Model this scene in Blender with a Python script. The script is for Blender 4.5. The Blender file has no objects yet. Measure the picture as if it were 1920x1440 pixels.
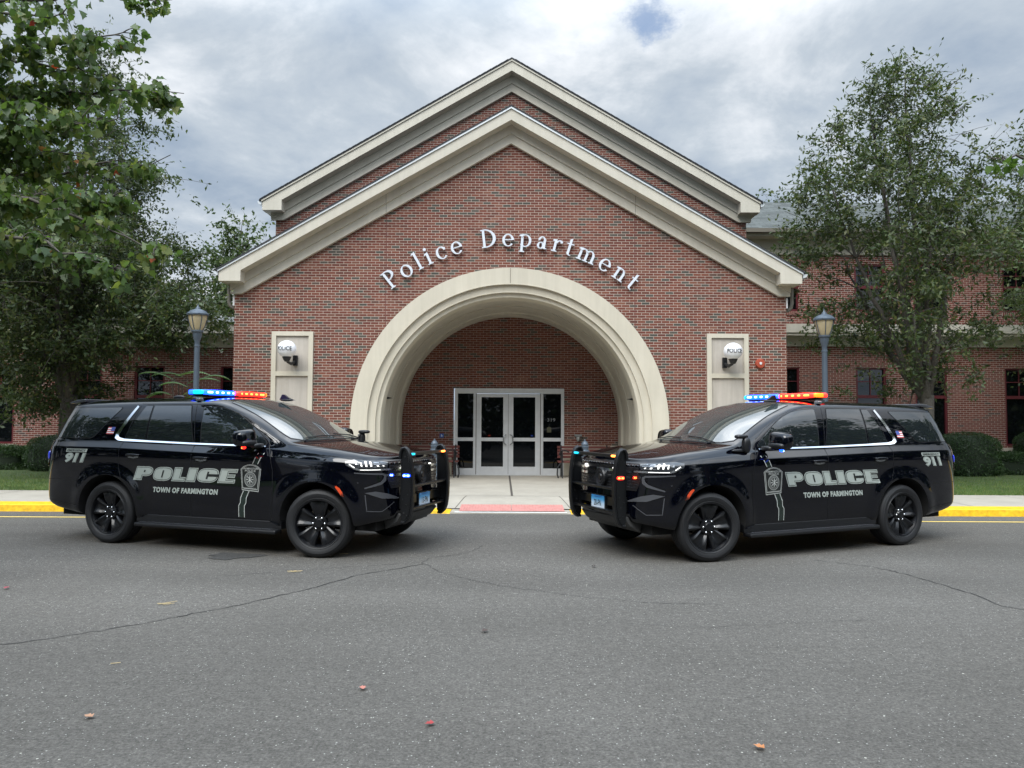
import bpy, bmesh, math, random
from mathutils import Vector, Matrix
from mathutils.bvhtree import BVHTree
R = math.radians
scene = bpy.context.scene
COL = scene.collection

# ------------------------------------------------------------------ camera, sky, sun, exposure
F_PX, CAM_H = 1397.0, 1.66
th, roll = math.atan(66 / F_PX), R(0.3)
fw = Vector((0, math.cos(th), math.sin(th))); u0 = Vector((0, -math.sin(th), math.cos(th))); r0 = Vector((1, 0, 0))
rt = r0 * math.cos(roll) + u0 * math.sin(roll); up = -r0 * math.sin(roll) + u0 * math.cos(roll)
cd = bpy.data.cameras.new('camera'); cam = bpy.data.objects.new('camera', cd); COL.objects.link(cam)
cd.sensor_width = 36; cd.sensor_fit = 'HORIZONTAL'; cd.lens = F_PX / 1920 * 36; cd.clip_start = 0.1; cd.clip_end = 3000
m = Matrix((rt, up, -fw)).transposed().to_4x4(); m.translation = (0, 0, CAM_H); cam.matrix_world = m
scene.camera = cam
scene.render.resolution_x, scene.render.resolution_y = 1024, 768
vs = scene.view_settings; vs.view_transform = 'Standard'; vs.look = 'None'; vs.gamma = 1; vs.exposure = 0.93

SUN_EL, SUN_AZ = 52, 205      # compass style: the sun stands behind the camera, a little to the left
sun = bpy.data.lights.new('sun', 'SUN'); sun.energy = 1.8; sun.angle = R(40); sun.color = (1, .965, .9)
so = bpy.data.objects.new('sun', sun); COL.objects.link(so); so.location = (0, -10, 40)
sdir = Vector((math.sin(R(SUN_AZ)) * math.cos(R(SUN_EL)), math.cos(R(SUN_AZ)) * math.cos(R(SUN_EL)), math.sin(R(SUN_EL))))
so.rotation_euler = sdir.to_track_quat('Z', 'Y').to_euler()

class NT:
    def __init__(s, tree): s.t = tree; s.n = tree.nodes; s.l = tree.links
    def node(s, typ, **kw):
        n = s.n.new(typ)
        ins = kw.pop('ins', {})
        for k, v in kw.items(): setattr(n, k, v)
        for k, v in ins.items():
            if isinstance(v, bpy.types.NodeSocket): s.l.new(v, n.inputs[k])
            else: n.inputs[k].default_value = v
        return n
    def math(s, op, a, b=0.0, clamp=False):
        n = s.node('ShaderNodeMath', operation=op, use_clamp=clamp, ins={0: a, 1: b}); return n.outputs[0]
    def noise(s, vec, scale, detail=4, rough=.55, dist=0):
        return s.node('ShaderNodeTexNoise', ins={'Vector': vec, 'Scale': scale, 'Detail': detail, 'Roughness': rough, 'Distortion': dist}).outputs[0]
    def ramp(s, fac, stops, interp='LINEAR'):
        n = s.node('ShaderNodeValToRGB', ins={0: fac}); cr = n.color_ramp; cr.interpolation = interp
        while len(cr.elements) < len(stops): cr.elements.new(1)
        for e, (p, c) in zip(cr.elements, stops):
            e.position = p; e.color = (c[0], c[1], c[2], 1) if isinstance(c, tuple) else (c, c, c, 1)
        return n.outputs[0]
    def mix(s, fac, a, b, blend='MIX'):
        n = s.node('ShaderNodeMix', data_type='RGBA', blend_type=blend)
        for i, v in ((0, fac), (6, a), (7, b)):
            if isinstance(v, bpy.types.NodeSocket): s.l.new(v, n.inputs[i])
            else: n.inputs[i].default_value = (v[0], v[1], v[2], 1) if isinstance(v, tuple) else v
        return n.outputs[2]

world = bpy.data.worlds.new('World'); scene.world = world; world.use_nodes = True
w = NT(world.node_tree); w.n.clear()
sky = w.node('ShaderNodeTexSky', sky_type='NISHITA', sun_disc=False, sun_elevation=R(SUN_EL), sun_rotation=R(SUN_AZ))
tc = w.node('ShaderNodeTexCoord').outputs['Generated']
sep = w.node('ShaderNodeSeparateXYZ', ins={0: tc})
zz = w.math('MAXIMUM', sep.outputs[2], 0.0)
den = w.math('ADD', zz, 0.28)
pl = w.node('ShaderNodeCombineXYZ', ins={0: w.math('DIVIDE', sep.outputs[0], den), 1: w.math('DIVIDE', sep.outputs[1], den), 2: 0.37}).outputs[0]
n1 = w.noise(pl, 1.15, 8, .56, .35)
n2 = w.noise(w.node('ShaderNodeVectorMath', operation='ADD', ins={0: pl, 1: (4.3, 1.7, 2.2)}).outputs[0], 3.1, 7, .6, .3)
cl = w.math('ADD', w.math('MULTIPLY', n1, .62), w.math('MULTIPLY', n2, .38))
# bluish grey bases, white tops
ccol = w.ramp(cl, [(.37, (1.50, 1.98, 2.65)), (.455, (2.10, 2.55, 3.15)), (.53, (3.0, 3.38, 3.8)), (.61, (4.9, 5.1, 5.35))])
elev = w.node('ShaderNodeMapRange', interpolation_type='SMOOTHSTEP', ins={0: sep.outputs[2], 1: .42, 2: .80, 3: 1.0, 4: 3.9}).outputs[0]
back = w.node('ShaderNodeMapRange', interpolation_type='SMOOTHSTEP', ins={0: sep.outputs[1], 1: .3, 2: -.6, 3: 1.0, 4: 1.6}).outputs[0]
lum = w.math('MULTIPLY', elev, back)
ccol = w.node('ShaderNodeVectorMath', operation='SCALE', ins={0: ccol, 3: lum}).outputs[0]
hd = w.node('ShaderNodeVectorMath', operation='DISTANCE', ins={0: tc, 1: (.156, .862, .482)}).outputs['Value']
hd = w.math('ADD', hd, w.math('MULTIPLY', w.math('SUBTRACT', w.noise(pl, 7.0, 6, .65), .5), .16))
hole = w.node('ShaderNodeMapRange', interpolation_type='SMOOTHSTEP', ins={0: hd, 1: .045, 2: .012, 3: 0.0, 4: .75}).outputs[0]
fin = w.mix(hole, ccol, sky.outputs[0])
bg = w.node('ShaderNodeBackground', ins={0: fin, 1: 0.1})
wo = w.node('ShaderNodeOutputWorld', ins={0: bg.outputs[0]})

# ------------------------------------------------------------------ materials
def mat(name, col=(.5, .5, .5), rough=.6, metal=0.0, spec=.5, coat=0.0, emis=None, es=0.0, ior=None, var=0.0, vscale=6.0, bump=0.0, bscale=40.0):
    m = bpy.data.materials.new(name); m.use_nodes = True; t = NT(m.node_tree); b = t.n['Principled BSDF']
    b.inputs['Roughness'].default_value = rough; b.inputs['Metallic'].default_value = metal
    b.inputs['Specular IOR Level'].default_value = spec
    b.inputs['Coat Weight'].default_value = coat; b.inputs['Coat Roughness'].default_value = .015
    if ior: b.inputs['IOR'].default_value = ior
    if emis: b.inputs['Emission Color'].default_value = (*emis, 1); b.inputs['Emission Strength'].default_value = es
    co = t.node('ShaderNodeTexCoord').outputs['Object']
    n = t.noise(co, vscale, 6, .6)
    lo = tuple(c * (1 - var) for c in col); hi = tuple(min(1, c * (1 + var)) for c in col)
    c = t.ramp(n, [(.3, lo), (.7, hi)]); t.l.new(c, b.inputs['Base Color'])
    if bump:
        bn = t.node('ShaderNodeBump', ins={'Height': t.noise(co, bscale, 4, .6), 'Strength': bump, 'Distance': .01}); t.l.new(bn.outputs[0], b.inputs['Normal'])
    return m

def brick_mat(name, plane='XZ', reds=None, mortar=(.50, .435, .375), bw=.187, bh=.0623, ms=.0098):
    m = bpy.data.materials.new(name); m.use_nodes = True; t = NT(m.node_tree); b = t.n['Principled BSDF']
    b.inputs['Roughness'].default_value = .85; b.inputs['Specular IOR Level'].default_value = .25
    co = t.node('ShaderNodeTexCoord').outputs['Object']; s = t.node('ShaderNodeSeparateXYZ', ins={0: co})
    wob = t.math('MULTIPLY', t.math('SUBTRACT', t.noise(co, 9.0, 2), .5), .006)
    a = s.outputs[0] if plane == 'XZ' else s.outputs[1]
    v = t.node('ShaderNodeCombineXYZ', ins={0: t.math('ADD', a, wob), 1: t.math('ADD', s.outputs[2], wob), 2: 0.0}).outputs[0]
    br = t.node('ShaderNodeTexBrick', ins={'Vector': v, 'Color1': (0, 0, 0, 1), 'Color2': (1, 1, 1, 1), 'Mortar': (.5, .5, .5, 1), 'Scale': 1.0, 'Mortar Size': ms / 2, 'Mortar Smooth': .15, 'Bias': 0.0, 'Brick Width': bw, 'Row Height': bh})
    st = reds or [(0, (.060, .060, .050)), (.10, (.085, .075, .062)), (.14, (.105, .038, .028)), (.4, (.140, .046, .032)), (.6, (.170, .060, .040)), (.8, (.120, .036, .027)), (.93, (.19, .082, .055)), (1, (.10, .045, .034))]
    bc = t.ramp(br.outputs[0], st)
    sp = t.noise(co, 70.0, 3, .7); bc = t.mix(.45, bc, t.ramp(sp, [(.3, (.35, .35, .35)), (.7, (1.0, 1.0, 1.0))]), 'MULTIPLY')
    bc = t.mix(.6, bc, (1.35, 1.35, 1.35), 'MULTIPLY')
    mc = t.mix(t.noise(co, 1.6, 5, .6), (mortar[0] * .72, mortar[1] * .7, mortar[2] * .68), (mortar[0] * 1.15, mortar[1] * 1.15, mortar[2] * 1.15))
    col = t.mix(br.outputs[1], bc, mc)
    big = t.noise(co, .55, 6, .65); col = t.mix(.5, col, t.ramp(big, [(.3, (.74, .74, .74)), (.65, (1.0, 1.0, 1.0))]), 'MULTIPLY')
    t.l.new(col, b.inputs['Base Color'])
    bn = t.node('ShaderNodeBump', invert=True, ins={'Height': br.outputs[1], 'Strength': .5, 'Distance': .006}); t.l.new(bn.outputs[0], b.inputs['Normal'])
    return m

def stain_mat(name, col, rough=.75, amt=.25, streak=True):
    """cast stone / painted trim with weather streaks and blotches"""
    m = bpy.data.materials.new(name); m.use_nodes = True; t = NT(m.node_tree); b = t.n['Principled BSDF']
    b.inputs['Roughness'].default_value = rough; b.inputs['Specular IOR Level'].default_value = .3
    co = t.node('ShaderNodeTexCoord').outputs['Object']
    mp = t.node('ShaderNodeMapping', ins={'Vector': co, 'Scale': (7, 7, .5)}).outputs[0]
    a = t.ramp(t.noise(mp, 1.0, 6, .65), [(.38, (1 - amt, 1 - amt, 1 - amt * 1.1)), (.6, (1.0, 1.0, 1.0))])
    c2 = t.ramp(t.noise(co, 1.3, 7, .6), [(.3, (1 - amt * .8,) * 3), (.7, (1.05,) * 3)])
    col = t.mix(1.0 if streak else .3, col, a, 'MULTIPLY'); col = t.mix(1.0, col, c2, 'MULTIPLY')
    t.l.new(col, b.inputs['Base Color'])
    bn = t.node('ShaderNodeBump', ins={'Height': t.noise(co, 90, 3, .6), 'Strength': .12, 'Distance': .004}); t.l.new(bn.outputs[0], b.inputs['Normal'])
    return m

def asphalt_mat():
    m = bpy.data.materials.new('asphalt'); m.use_nodes = True; t = NT(m.node_tree); b = t.n['Principled BSDF']
    co = t.node('ShaderNodeTexCoord').outputs['Object']
    base = t.ramp(t.noise(co, .35, 8, .62), [(.32, (.084, .079, .070)), (.55, (.101, .095, .085)), (.7, (.118, .112, .101))])
    fine = t.ramp(t.noise(co, 55, 5, .75), [(.3, (.42,) * 3), (.5, (.95,) * 3), (.72, (1.75,) * 3)])
    col = t.mix(1.0, base, fine, 'MULTIPLY'); col = t.mix(.6, col, t.ramp(t.noise(co, 17, 4, .7), [(.34, (.66,) * 3), (.52, (1.0,) * 3), (.68, (1.4,) * 3)]), 'MULTIPLY')
    vo = t.node('ShaderNodeTexVoronoi', ins={'Vector': co, 'Scale': 62.0, 'Randomness': 1.0})
    size = t.math('MULTIPLY', t.node('ShaderNodeSeparateColor', ins={0: vo.outputs['Color']}).outputs[1], .30)
    pick = t.math('GREATER_THAN', t.node('ShaderNodeSeparateColor', ins={0: vo.outputs['Color']}).outputs[0], .80)
    stone = t.math('MULTIPLY', t.math('LESS_THAN', vo.outputs['Distance'], size), pick)
    col = t.mix(stone, col, (.36, .355, .33))
    vo2 = t.node('ShaderNodeTexVoronoi', ins={'Vector': co, 'Scale': 95.0})
    col = t.mix(t.math('MULTIPLY', t.math('LESS_THAN', vo2.outputs['Distance'], .2), .35), col, (.2, .2, .19))
    vo3 = t.node('ShaderNodeTexVoronoi', ins={'Vector': co, 'Scale': 17.0})
    s3 = t.node('ShaderNodeSeparateColor', ins={0: vo3.outputs['Color']})
    sp3 = t.math('MULTIPLY', t.math('LESS_THAN', vo3.outputs['Distance'], t.math('MULTIPLY', s3.outputs[1], .12)), t.math('GREATER_THAN', s3.outputs[0], .74))
    col = t.mix(sp3, col, (.42, .41, .36))
    # darker tyre-worn lanes along x
    mp = t.node('ShaderNodeMapping', ins={'Vector': co, 'Scale': (.05, .55, 1)}).outputs[0]
    col = t.mix(.7, col, t.ramp(t.noise(mp, 1.0, 4, .5), [(.35, (.78,) * 3), (.6, (1.08,) * 3)]), 'MULTIPLY')
    t.l.new(col, b.inputs['Base Color']); b.inputs['Roughness'].default_value = .88; b.inputs['Specular IOR Level'].default_value = .3
    h = t.math('ADD', t.noise(co, 60, 4, .7), t.math('MULTIPLY', vo.outputs['Distance'], -.5))
    bn = t.node('ShaderNodeBump', ins={'Height': h, 'Strength': .55, 'Distance': .006}); t.l.new(bn.outputs[0], b.inputs['Normal'])
    return m

def leaf_mat(name, c1, c2, c3=None, rare=None, gloss=.45, trans=.35):
    m = bpy.data.materials.new(name); m.use_nodes = True; t = NT(m.node_tree); b = t.n['Principled BSDF']
    rnd = t.node('ShaderNodeNewGeometry').outputs['Random Per Island']
    co = t.node('ShaderNodeTexCoord').outputs['Object']
    st = [(0, c1), (.75, c2), (.97, c3 or c2)] + ([(.9955, c3), (.9975, rare)] if rare else [])
    c = t.ramp(rnd, st)
    c = t.mix(.8, c, t.ramp(t.noise(co, 1.1, 3), [(.3, (.62, .66, .6)), (.7, (1.25, 1.22, 1.0))]), 'MULTIPLY')
    t.l.new(c, b.inputs['Base Color']); b.inputs['Roughness'].default_value = gloss; b.inputs['Specular IOR Level'].default_value = .35
    tr = t.node('ShaderNodeBsdfTranslucent'); t.l.new(t.mix(1.0, c, (1.3, 1.5, .6), 'MULTIPLY'), tr.inputs[0])
    mx = t.node('ShaderNodeMixShader', ins={0: trans, 1: b.outputs[0], 2: tr.outputs[0]})
    t.l.new(mx.outputs[0], t.n['Material Output'].inputs[0])
    return m

M = {}
M['brick'] = brick_mat('red_brick')
M['brick_side'] = brick_mat('red_brick_side', 'YZ')
wing = [(0, (.07, .05, .045)), (.06, (.10, .06, .05)), (.1, (.125, .042, .033)), (.5, (.165, .055, .042)), (.8, (.15, .047, .037)), (1, (.195, .07, .052))]
M['brick_wing'] = brick_mat('wing_brick', reds=wing)
M['brick_gable'] = brick_mat('gable_brick', bw=.187, bh=.0623)
M['trim'] = stain_mat('beige_trim', (.52, .49, .415), amt=.07)
M['stone'] = stain_mat('cast_stone', (.53, .49, .40), amt=.07)
M['panel'] = stain_mat('panel_stucco', (.45, .41, .36), amt=.14)
M['drip'] = mat('drip_edge', (.62, .65, .66), .35, .3)
M['shingle_dark'] = mat('dark_shingle', (.035, .037, .04), .9, bump=.5)
M['alu'] = mat('anodised_aluminium', (.60, .61, .62), .38, .2, var=.06)
M['glassdoor'] = mat('dark_glass', (.003, .004, .005), .02, spec=.3)
M['winglass'] = mat('window_glass', (.004, .005, .006), .02, spec=.6)
M['maroon'] = mat('maroon_frame', (.10, .013, .018), .4, var=.1)
M['letter'] = mat('white_metal_letter', (.60, .64, .70), .35, var=.03)
M['asphalt'] = asphalt_mat()
M['concrete'] = stain_mat('pale_concrete', (.375, .345, .29), .85, .2, streak=False)
M['joint'] = mat('joint_dark', (.07, .06, .05), .9)
M['crack'] = mat('crack_fill', (.018, .018, .017), .9)
M['oil'] = mat('oil_stain', (.052, .051, .048), .6, var=.75, vscale=45)
M['dry'] = mat('dry_grass_wisp', (.45, .36, .2), .9)
M['yellow'] = mat('yellow_paint', (.80, .46, .012), .55, var=.28, vscale=14, bump=.3)
M['linepaint'] = mat('line_paint', (.72, .52, .13), .7, var=.2, vscale=20)
M['whitepaint'] = mat('white_paint', (.62, .62, .58), .7, var=.15, vscale=15)
M['red_pad'] = mat('tactile_red', (.46, .20, .175), .75, var=.15, vscale=12)
M['grassbase'] = mat('lawn_soil', (.055, .085, .028), .95, var=.35, vscale=5)
M['grass'] = leaf_mat('grass_blade', (.07, .13, .035), (.12, .19, .06), (.22, .22, .09), trans=.3)
M['bark'] = mat('bark', (.075, .068, .058), .95, var=.35, vscale=22, bump=.8, bscale=30)
M['pear'] = leaf_mat('pear_leaf', (.038, .062, .028), (.074, .102, .042), (.13, .14, .06), trans=.28)
M['pear_dark'] = leaf_mat('dark_pear_leaf', (.034, .057, .027), (.068, .098, .040), (.12, .13, .055), trans=.28)
M['maple'] = leaf_mat('maple_leaf', (.062, .105, .046), (.115, .17, .066), (.19, .21, .085), (.45, .04, .03), gloss=.4, trans=.4)
M['hedge'] = leaf_mat('hedge_leaf', (.025, .055, .024), (.050, .092, .036), trans=.2)
M['wood'] = leaf_mat('distant_leaf', (.035, .060, .022), (.065, .100, .034), (.10, .12, .04), trans=.25)
M['bush'] = leaf_mat('frond_leaf', (.09, .17, .09), (.15, .25, .13), trans=.35)
M['lamp_metal'] = mat('slate_blue_metal', (.070, .092, .118), .45, .2, var=.06)
M['lantern'] = mat('amber_lantern_glass', (.38, .32, .20), .25, var=.15, vscale=5)
M['globe'] = mat('white_globe', (.80, .82, .86), .25)
M['black'] = mat('black_metal', (.012, .013, .015), .4)
M['redseat'] = mat('red_bench', (.12, .028, .022), .5)
M['alarm'] = mat('alarm_red', (.33, .06, .03), .45)
M['bluesign'] = mat('blue_sign', (.02, .11, .40), .5)
M['white'] = mat('white', (.75, .75, .75), .5)
M['shingle'] = None
def shingle():
    m = bpy.data.materials.new('grey_green_shingle'); m.use_nodes = True; t = NT(m.node_tree); b = t.n['Principled BSDF']
    co = t.node('ShaderNodeTexCoord').outputs['Object']; s = t.node('ShaderNodeSeparateXYZ', ins={0: co})
    v = t.node('ShaderNodeCombineXYZ', ins={0: s.outputs[0], 1: s.outputs[1], 2: 0.0}).outputs[0]
    br = t.node('ShaderNodeTexBrick', ins={'Vector': v, 'Color1': (.048, .055, .052, 1), 'Color2': (.098, .110, .105, 1), 'Mortar': (.03, .034, .033, 1), 'Scale': 1.0, 'Mortar Size': .007, 'Brick Width': .33, 'Row Height': .13})
    c = t.mix(.6, br.outputs[0], t.ramp(t.noise(co, 30, 4), [(.3, (.6,) * 3), (.7, (1.2,) * 3)]), 'MULTIPLY')
    t.l.new(c, b.inputs['Base Color']); b.inputs['Roughness'].default_value = .9
    return m
M['shingle'] = shingle()

# ------------------------------------------------------------------ mesh helpers
class MB:
    def __init__(s): s.v = []; s.f = []; s.mi = []; s.cur = 0
    def add(s, vs, fs):
        o = len(s.v); s.v += [tuple(p) for p in vs]; s.f += [tuple(i + o for i in f) for f in fs]; s.mi += [s.cur] * len(fs); return s
    def box(s, x0, x1, y0, y1, z0, z1):
        return s.add([(x0, y0, z0), (x1, y0, z0), (x1, y1, z0), (x0, y1, z0), (x0, y0, z1), (x1, y0, z1), (x1, y1, z1), (x0, y1, z1)],
                     [(0, 3, 2, 1), (4, 5, 6, 7), (0, 1, 5, 4), (1, 2, 6, 5), (2, 3, 7, 6), (3, 0, 4, 7)])
    def prism(s, pts, f0, f1):
        """closed outline pts (2D) mapped by f0 / f1 to the two ends"""
        n = len(pts); a = [f0(p) for p in pts]; b = [f1(p) for p in pts]
        return s.add(a + b, [tuple(range(n))[::-1], tuple(range(n, 2 * n))] + [(i, (i + 1) % n, n + (i + 1) % n, n + i) for i in range(n)])
    def xz(s, pts, y0, y1):
        return s.prism(pts, lambda p: (p[0], y0, p[1]), lambda p: (p[0], y1, p[1]))
    def lathe(s, prof, c=(0, 0, 0), axis='Z', seg=24, cap=True):
        vs, fs = [], []
        for r, h in prof:
            for k in range(seg):
                a = 2 * math.pi * k / seg; x, y = r * math.cos(a), r * math.sin(a)
                vs.append({'Z': (c[0] + x, c[1] + y, c[2] + h), 'Y': (c[0] + x, c[1] + h, c[2] + y), 'X': (c[0] + h, c[1] + x, c[2] + y)}[axis])
        n = len(prof)
        for i in range(n - 1):
            for k in range(seg):
                fs.append((i * seg + k, i * seg + (k + 1) % seg, (i + 1) * seg + (k + 1) % seg, (i + 1) * seg + k))
        if cap: fs += [tuple(range(seg))[::-1], tuple(range((n - 1) * seg, n * seg))]
        return s.add(vs, fs)
    def tube(s, path, r, seg=8, closed=False):
        P = [Vector(p) for p in path]; n = len(P); rs = r if isinstance(r, (list, tuple)) else [r] * n
        vs, fs = [], []
        prev = None
        for i in range(n):
            a = P[(i - 1) % n] if (i > 0 or closed) else P[i]; b = P[(i + 1) % n] if (i < n - 1 or closed) else P[i]
            d = (b - a).normalized() if (b - a).length > 1e-9 else Vector((0, 0, 1))
            if prev is None:
                prev = d.orthogonal().normalized()
            x = (prev - d * prev.dot(d))
            x = x.normalized() if x.length > 1e-6 else d.orthogonal().normalized()
            prev = x; y = d.cross(x)
            for k in range(seg):
                t = 2 * math.pi * k / seg; vs.append(P[i] + (x * math.cos(t) + y * math.sin(t)) * rs[i])
        m_ = n if closed else n - 1
        for i in range(m_):
            j = (i + 1) % n
            for k in range(seg): fs.append((i * seg + k, i * seg + (k + 1) % seg, j * seg + (k + 1) % seg, j * seg + k))
        if not closed: fs += [tuple(range(seg))[::-1], tuple(range((n - 1) * seg, n * seg))]
        return s.add(vs, fs)
    def sphere(s, c, r, sy=1, sz=1, seg=24, rings=12):
        prof = [(r * math.sin(math.pi * i / rings) + 1e-5, -r * sz * math.cos(math.pi * i / rings)) for i in range(rings + 1)]
        return s.lathe(prof, c, 'Z', seg)
    def xform(s, fn, start=0):
        s.v = s.v[:start] + [tuple(fn(p)) for p in s.v[start:]]; return s

def tag(o, label=None, cat=None, group=None, kind=None):
    for k, v in (('label', label), ('category', cat), ('group', group), ('kind', kind)):
        if v: o[k] = v
    return o
def obj(name, mb, mats, parent=None, smooth=False, angle=35, world_parent=False, bevel=0.0, fixn=True):
    me = bpy.data.meshes.new(name)
    vs = mb.v
    if world_parent and parent is not None:
        L = parent.location; vs = [(a - L.x, b - L.y, c - L.z) for a, b, c in vs]
    me.from_pydata(vs, [], mb.f)
    for mt in (mats if isinstance(mats, (list, tuple)) else [mats]): me.materials.append(mt)
    if any(mb.mi): me.polygons.foreach_set('material_index', mb.mi)
    if fixn:
        bm = bmesh.new(); bm.from_mesh(me); bmesh.ops.recalc_face_normals(bm, faces=bm.faces); bm.to_mesh(me); bm.free()
    o = bpy.data.objects.new(name, me); COL.objects.link(o)
    if parent is not None: o.parent = parent
    if smooth:
        me.polygons.foreach_set('use_smooth', [True] * len(me.polygons))
        if angle: 
            me.update(); 
            me.set_sharp_from_angle(angle=R(angle))
    if bevel:
        b = o.modifiers.new('bevel', 'BEVEL'); b.width = bevel; b.segments = 2; b.limit_method = 'ANGLE'; b.angle_limit = R(40)
    return o
def empty(name, loc, rz=0, label=None, cat=None, group=None):
    e = bpy.data.objects.new(name, None); e.empty_display_size = .2; COL.objects.link(e); e.location = loc; e.rotation_euler = (0, 0, rz)
    return tag(e, label, cat, group)
def copy_tree(o, parent=None):
    c = o.copy(); COL.objects.link(c); c.parent = parent
    for ch in list(o.children): copy_tree(ch, c)
    return c
def text_mesh(body, size=1.0, offset=0.0, shear=0.0, align='LEFT', spacing=1.0, extrude=0.0):
    cu = bpy.data.curves.new('lettering', 'FONT'); cu.body = body; cu.size = size; cu.offset = offset; cu.shear = shear
    cu.align_x = align; cu.space_character = spacing; cu.extrude = extrude; cu.resolution_u = 4
    o = bpy.data.objects.new('lettering', cu); COL.objects.link(o)
    dg = bpy.context.evaluated_depsgraph_get(); me = o.evaluated_get(dg).to_mesh()
    vs = [tuple(v.co) for v in me.vertices]; fs = [tuple(p.vertices) for p in me.polygons]
    o.evaluated_get(dg).to_mesh_clear(); bpy.data.objects.remove(o); bpy.data.curves.remove(cu)
    return vs, fs
def fit(vs, x0, x1, y0, y1):
    ax = min(v[0] for v in vs); bx = max(v[0] for v in vs); ay = min(v[1] for v in vs); by = max(v[1] for v in vs)
    return [(x0 + (v[0] - ax) / (bx - ax) * (x1 - x0), y0 + (v[1] - ay) / (by - ay) * (y1 - y0), v[2]) for v in vs]
# ------------------------------------------------------------------ ground
ZS = .12
g = MB()
g.add([(-900, -400, 0), (900, -400, 0), (900, 1500, 0), (-900, 1500, 0)], [(0, 1, 2, 3)])
road = tag(obj('road', g, M['asphalt']), kind='structure')

def ground_z(x, y):
    if y > 15.04: return ZS
    fx = min(1, max(0, (abs(x) - .97) / 1.5)); fy = min(1, max(0, (y - 13.25) / 1.5))
    return .012 + (ZS - .012) * max(fx, fy)
def sheet(name, xs, ys, mat_, dz=0.0, kind='structure', parent=None, zf=ground_z):
    mb = MB(); nx = len(xs)
    mb.v = [(x, y, zf(x, y) + dz) for y in ys for x in xs]
    for j in range(len(ys) - 1):
        for i in range(nx - 1): mb.f.append((j * nx + i, j * nx + i + 1, (j + 1) * nx + i + 1, (j + 1) * nx + i))
    mb.mi = [0] * len(mb.f)
    return tag(obj(name, mb, mat_, parent), kind=kind if parent is None else None)
fr = lambda a, b, n: [a + (b - a) * i / n for i in range(n + 1)]
CURB_Y = 13.15
xsA = fr(-40, -2.6, 30) + fr(-2.47, -.97, 8) + fr(-.6, .6, 3) + fr(.97, 2.47, 8) + fr(2.6, 40, 30)
pav = sheet('pavement', xsA, [CURB_Y + .47] + fr(13.8, 15.7, 10), M['concrete'])
plaza = sheet('entrance_paving', fr(-6.6, 6.6, 10), fr(15.705, 20.9, 6), M['concrete'])
lawn = MB()
for sx in (-1, 1):
    a, b = sorted((sx * 6.605, sx * 40))
    lawn.add([(a, 15.705, ZS - .01), (b, 15.705, ZS - .01), (b, 22.9, ZS + .05), (a, 22.9, ZS + .05)], [(0, 1, 2, 3)])
lawn_o = tag(obj('lawn', lawn, M['grassbase']), kind='structure')
# joints scored in the concrete
jm = MB()
def strip(mb, pts, wd, z, zf=None):
    for (x0, y0), (x1, y1) in zip(pts, pts[1:]):
        d = Vector((x1 - x0, y1 - y0)); n = Vector((-d.y, d.x)).normalized() * wd / 2
        q = [(x0 - n.x, y0 - n.y), (x1 - n.x, y1 - n.y), (x1 + n.x, y1 + n.y), (x0 + n.x, y0 + n.y)]
        mb.add([(a, b, (zf(a, b) if zf else 0) + z) for a, b in q], [(0, 1, 2, 3)])
for X in (-8.4, -6.6, -4.8, -3, 3.0, 4.8, 6.6, 8.4, 10.2, -10.2, -12, 12, 13.8, -13.8): strip(jm, [(X, 13.63), (X, 15.7)], .012, .004, ground_z)
for pts in ([(-.9, 15.03), (-1.02, 13.63)], [(.95, 15.03), (1.08, 13.63)]): strip(jm, [(pts[0][0] + (pts[1][0] - pts[0][0]) * k / 8, pts[0][1] + (pts[1][1] - pts[0][1]) * k / 8) for k in range(9)], .014, .004, ground_z)
strip(jm, [(-6, 15.05), (6, 15.05)], .014, .004, ground_z)
for X in (-4, -2, 2, 4): strip(jm, [(X, 15.07), (X, 20.5)], .012, .004, ground_z)
strip(jm, [(.012, 15.06), (-.06, 20.45)], .045, .004, ground_z)
obj('joint', jm, M['joint'], pav)
# kerb: painted yellow, dropping to a flush white edge at the ramp
def kerb(name, xs, mat_, parent=None, h=None):
    mb = MB(); prof = [(0.0, 0.0), (.012, .9), (.035, 1.0), (.47, 1.0)]
    for x in xs:
        H_ = ground_z(x, CURB_Y + .1)
        for dy, k in prof: mb.v.append((x, CURB_Y + dy + random.uniform(-.004, .004), H_ * k + (.004 if k else -.01)))
    n = len(prof)
    for i in range(len(xs) - 1):
        for k in range(n - 1): mb.f.append((i * n + k, (i + 1) * n + k, (i + 1) * n + k + 1, i * n + k + 1))
    mb.mi = [0] * len(mb.f)
    return obj(name, mb, mat_, parent)
random.seed(3)
tag(kerb('kerb', fr(-40, -2.6, 180) + fr(-2.47, -1.08, 12), M['yellow']), kind='structure')
tag(kerb('kerb', fr(1.05, 2.47, 12) + fr(2.6, 40, 180), M['yellow']), kind='structure')
wk = kerb('kerb', fr(-1.075, 1.045, 6), M['concrete']); tag(wk, kind='structure')
wl = MB(); wl.add([(-1.0, 13.155, .022), (.98, 13.155, .022), (.98, 13.26, .025), (-1.0, 13.26, .025)], [(0, 1, 2, 3)])
obj('white_edge_line', wl, M['whitepaint'], wk)
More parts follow.
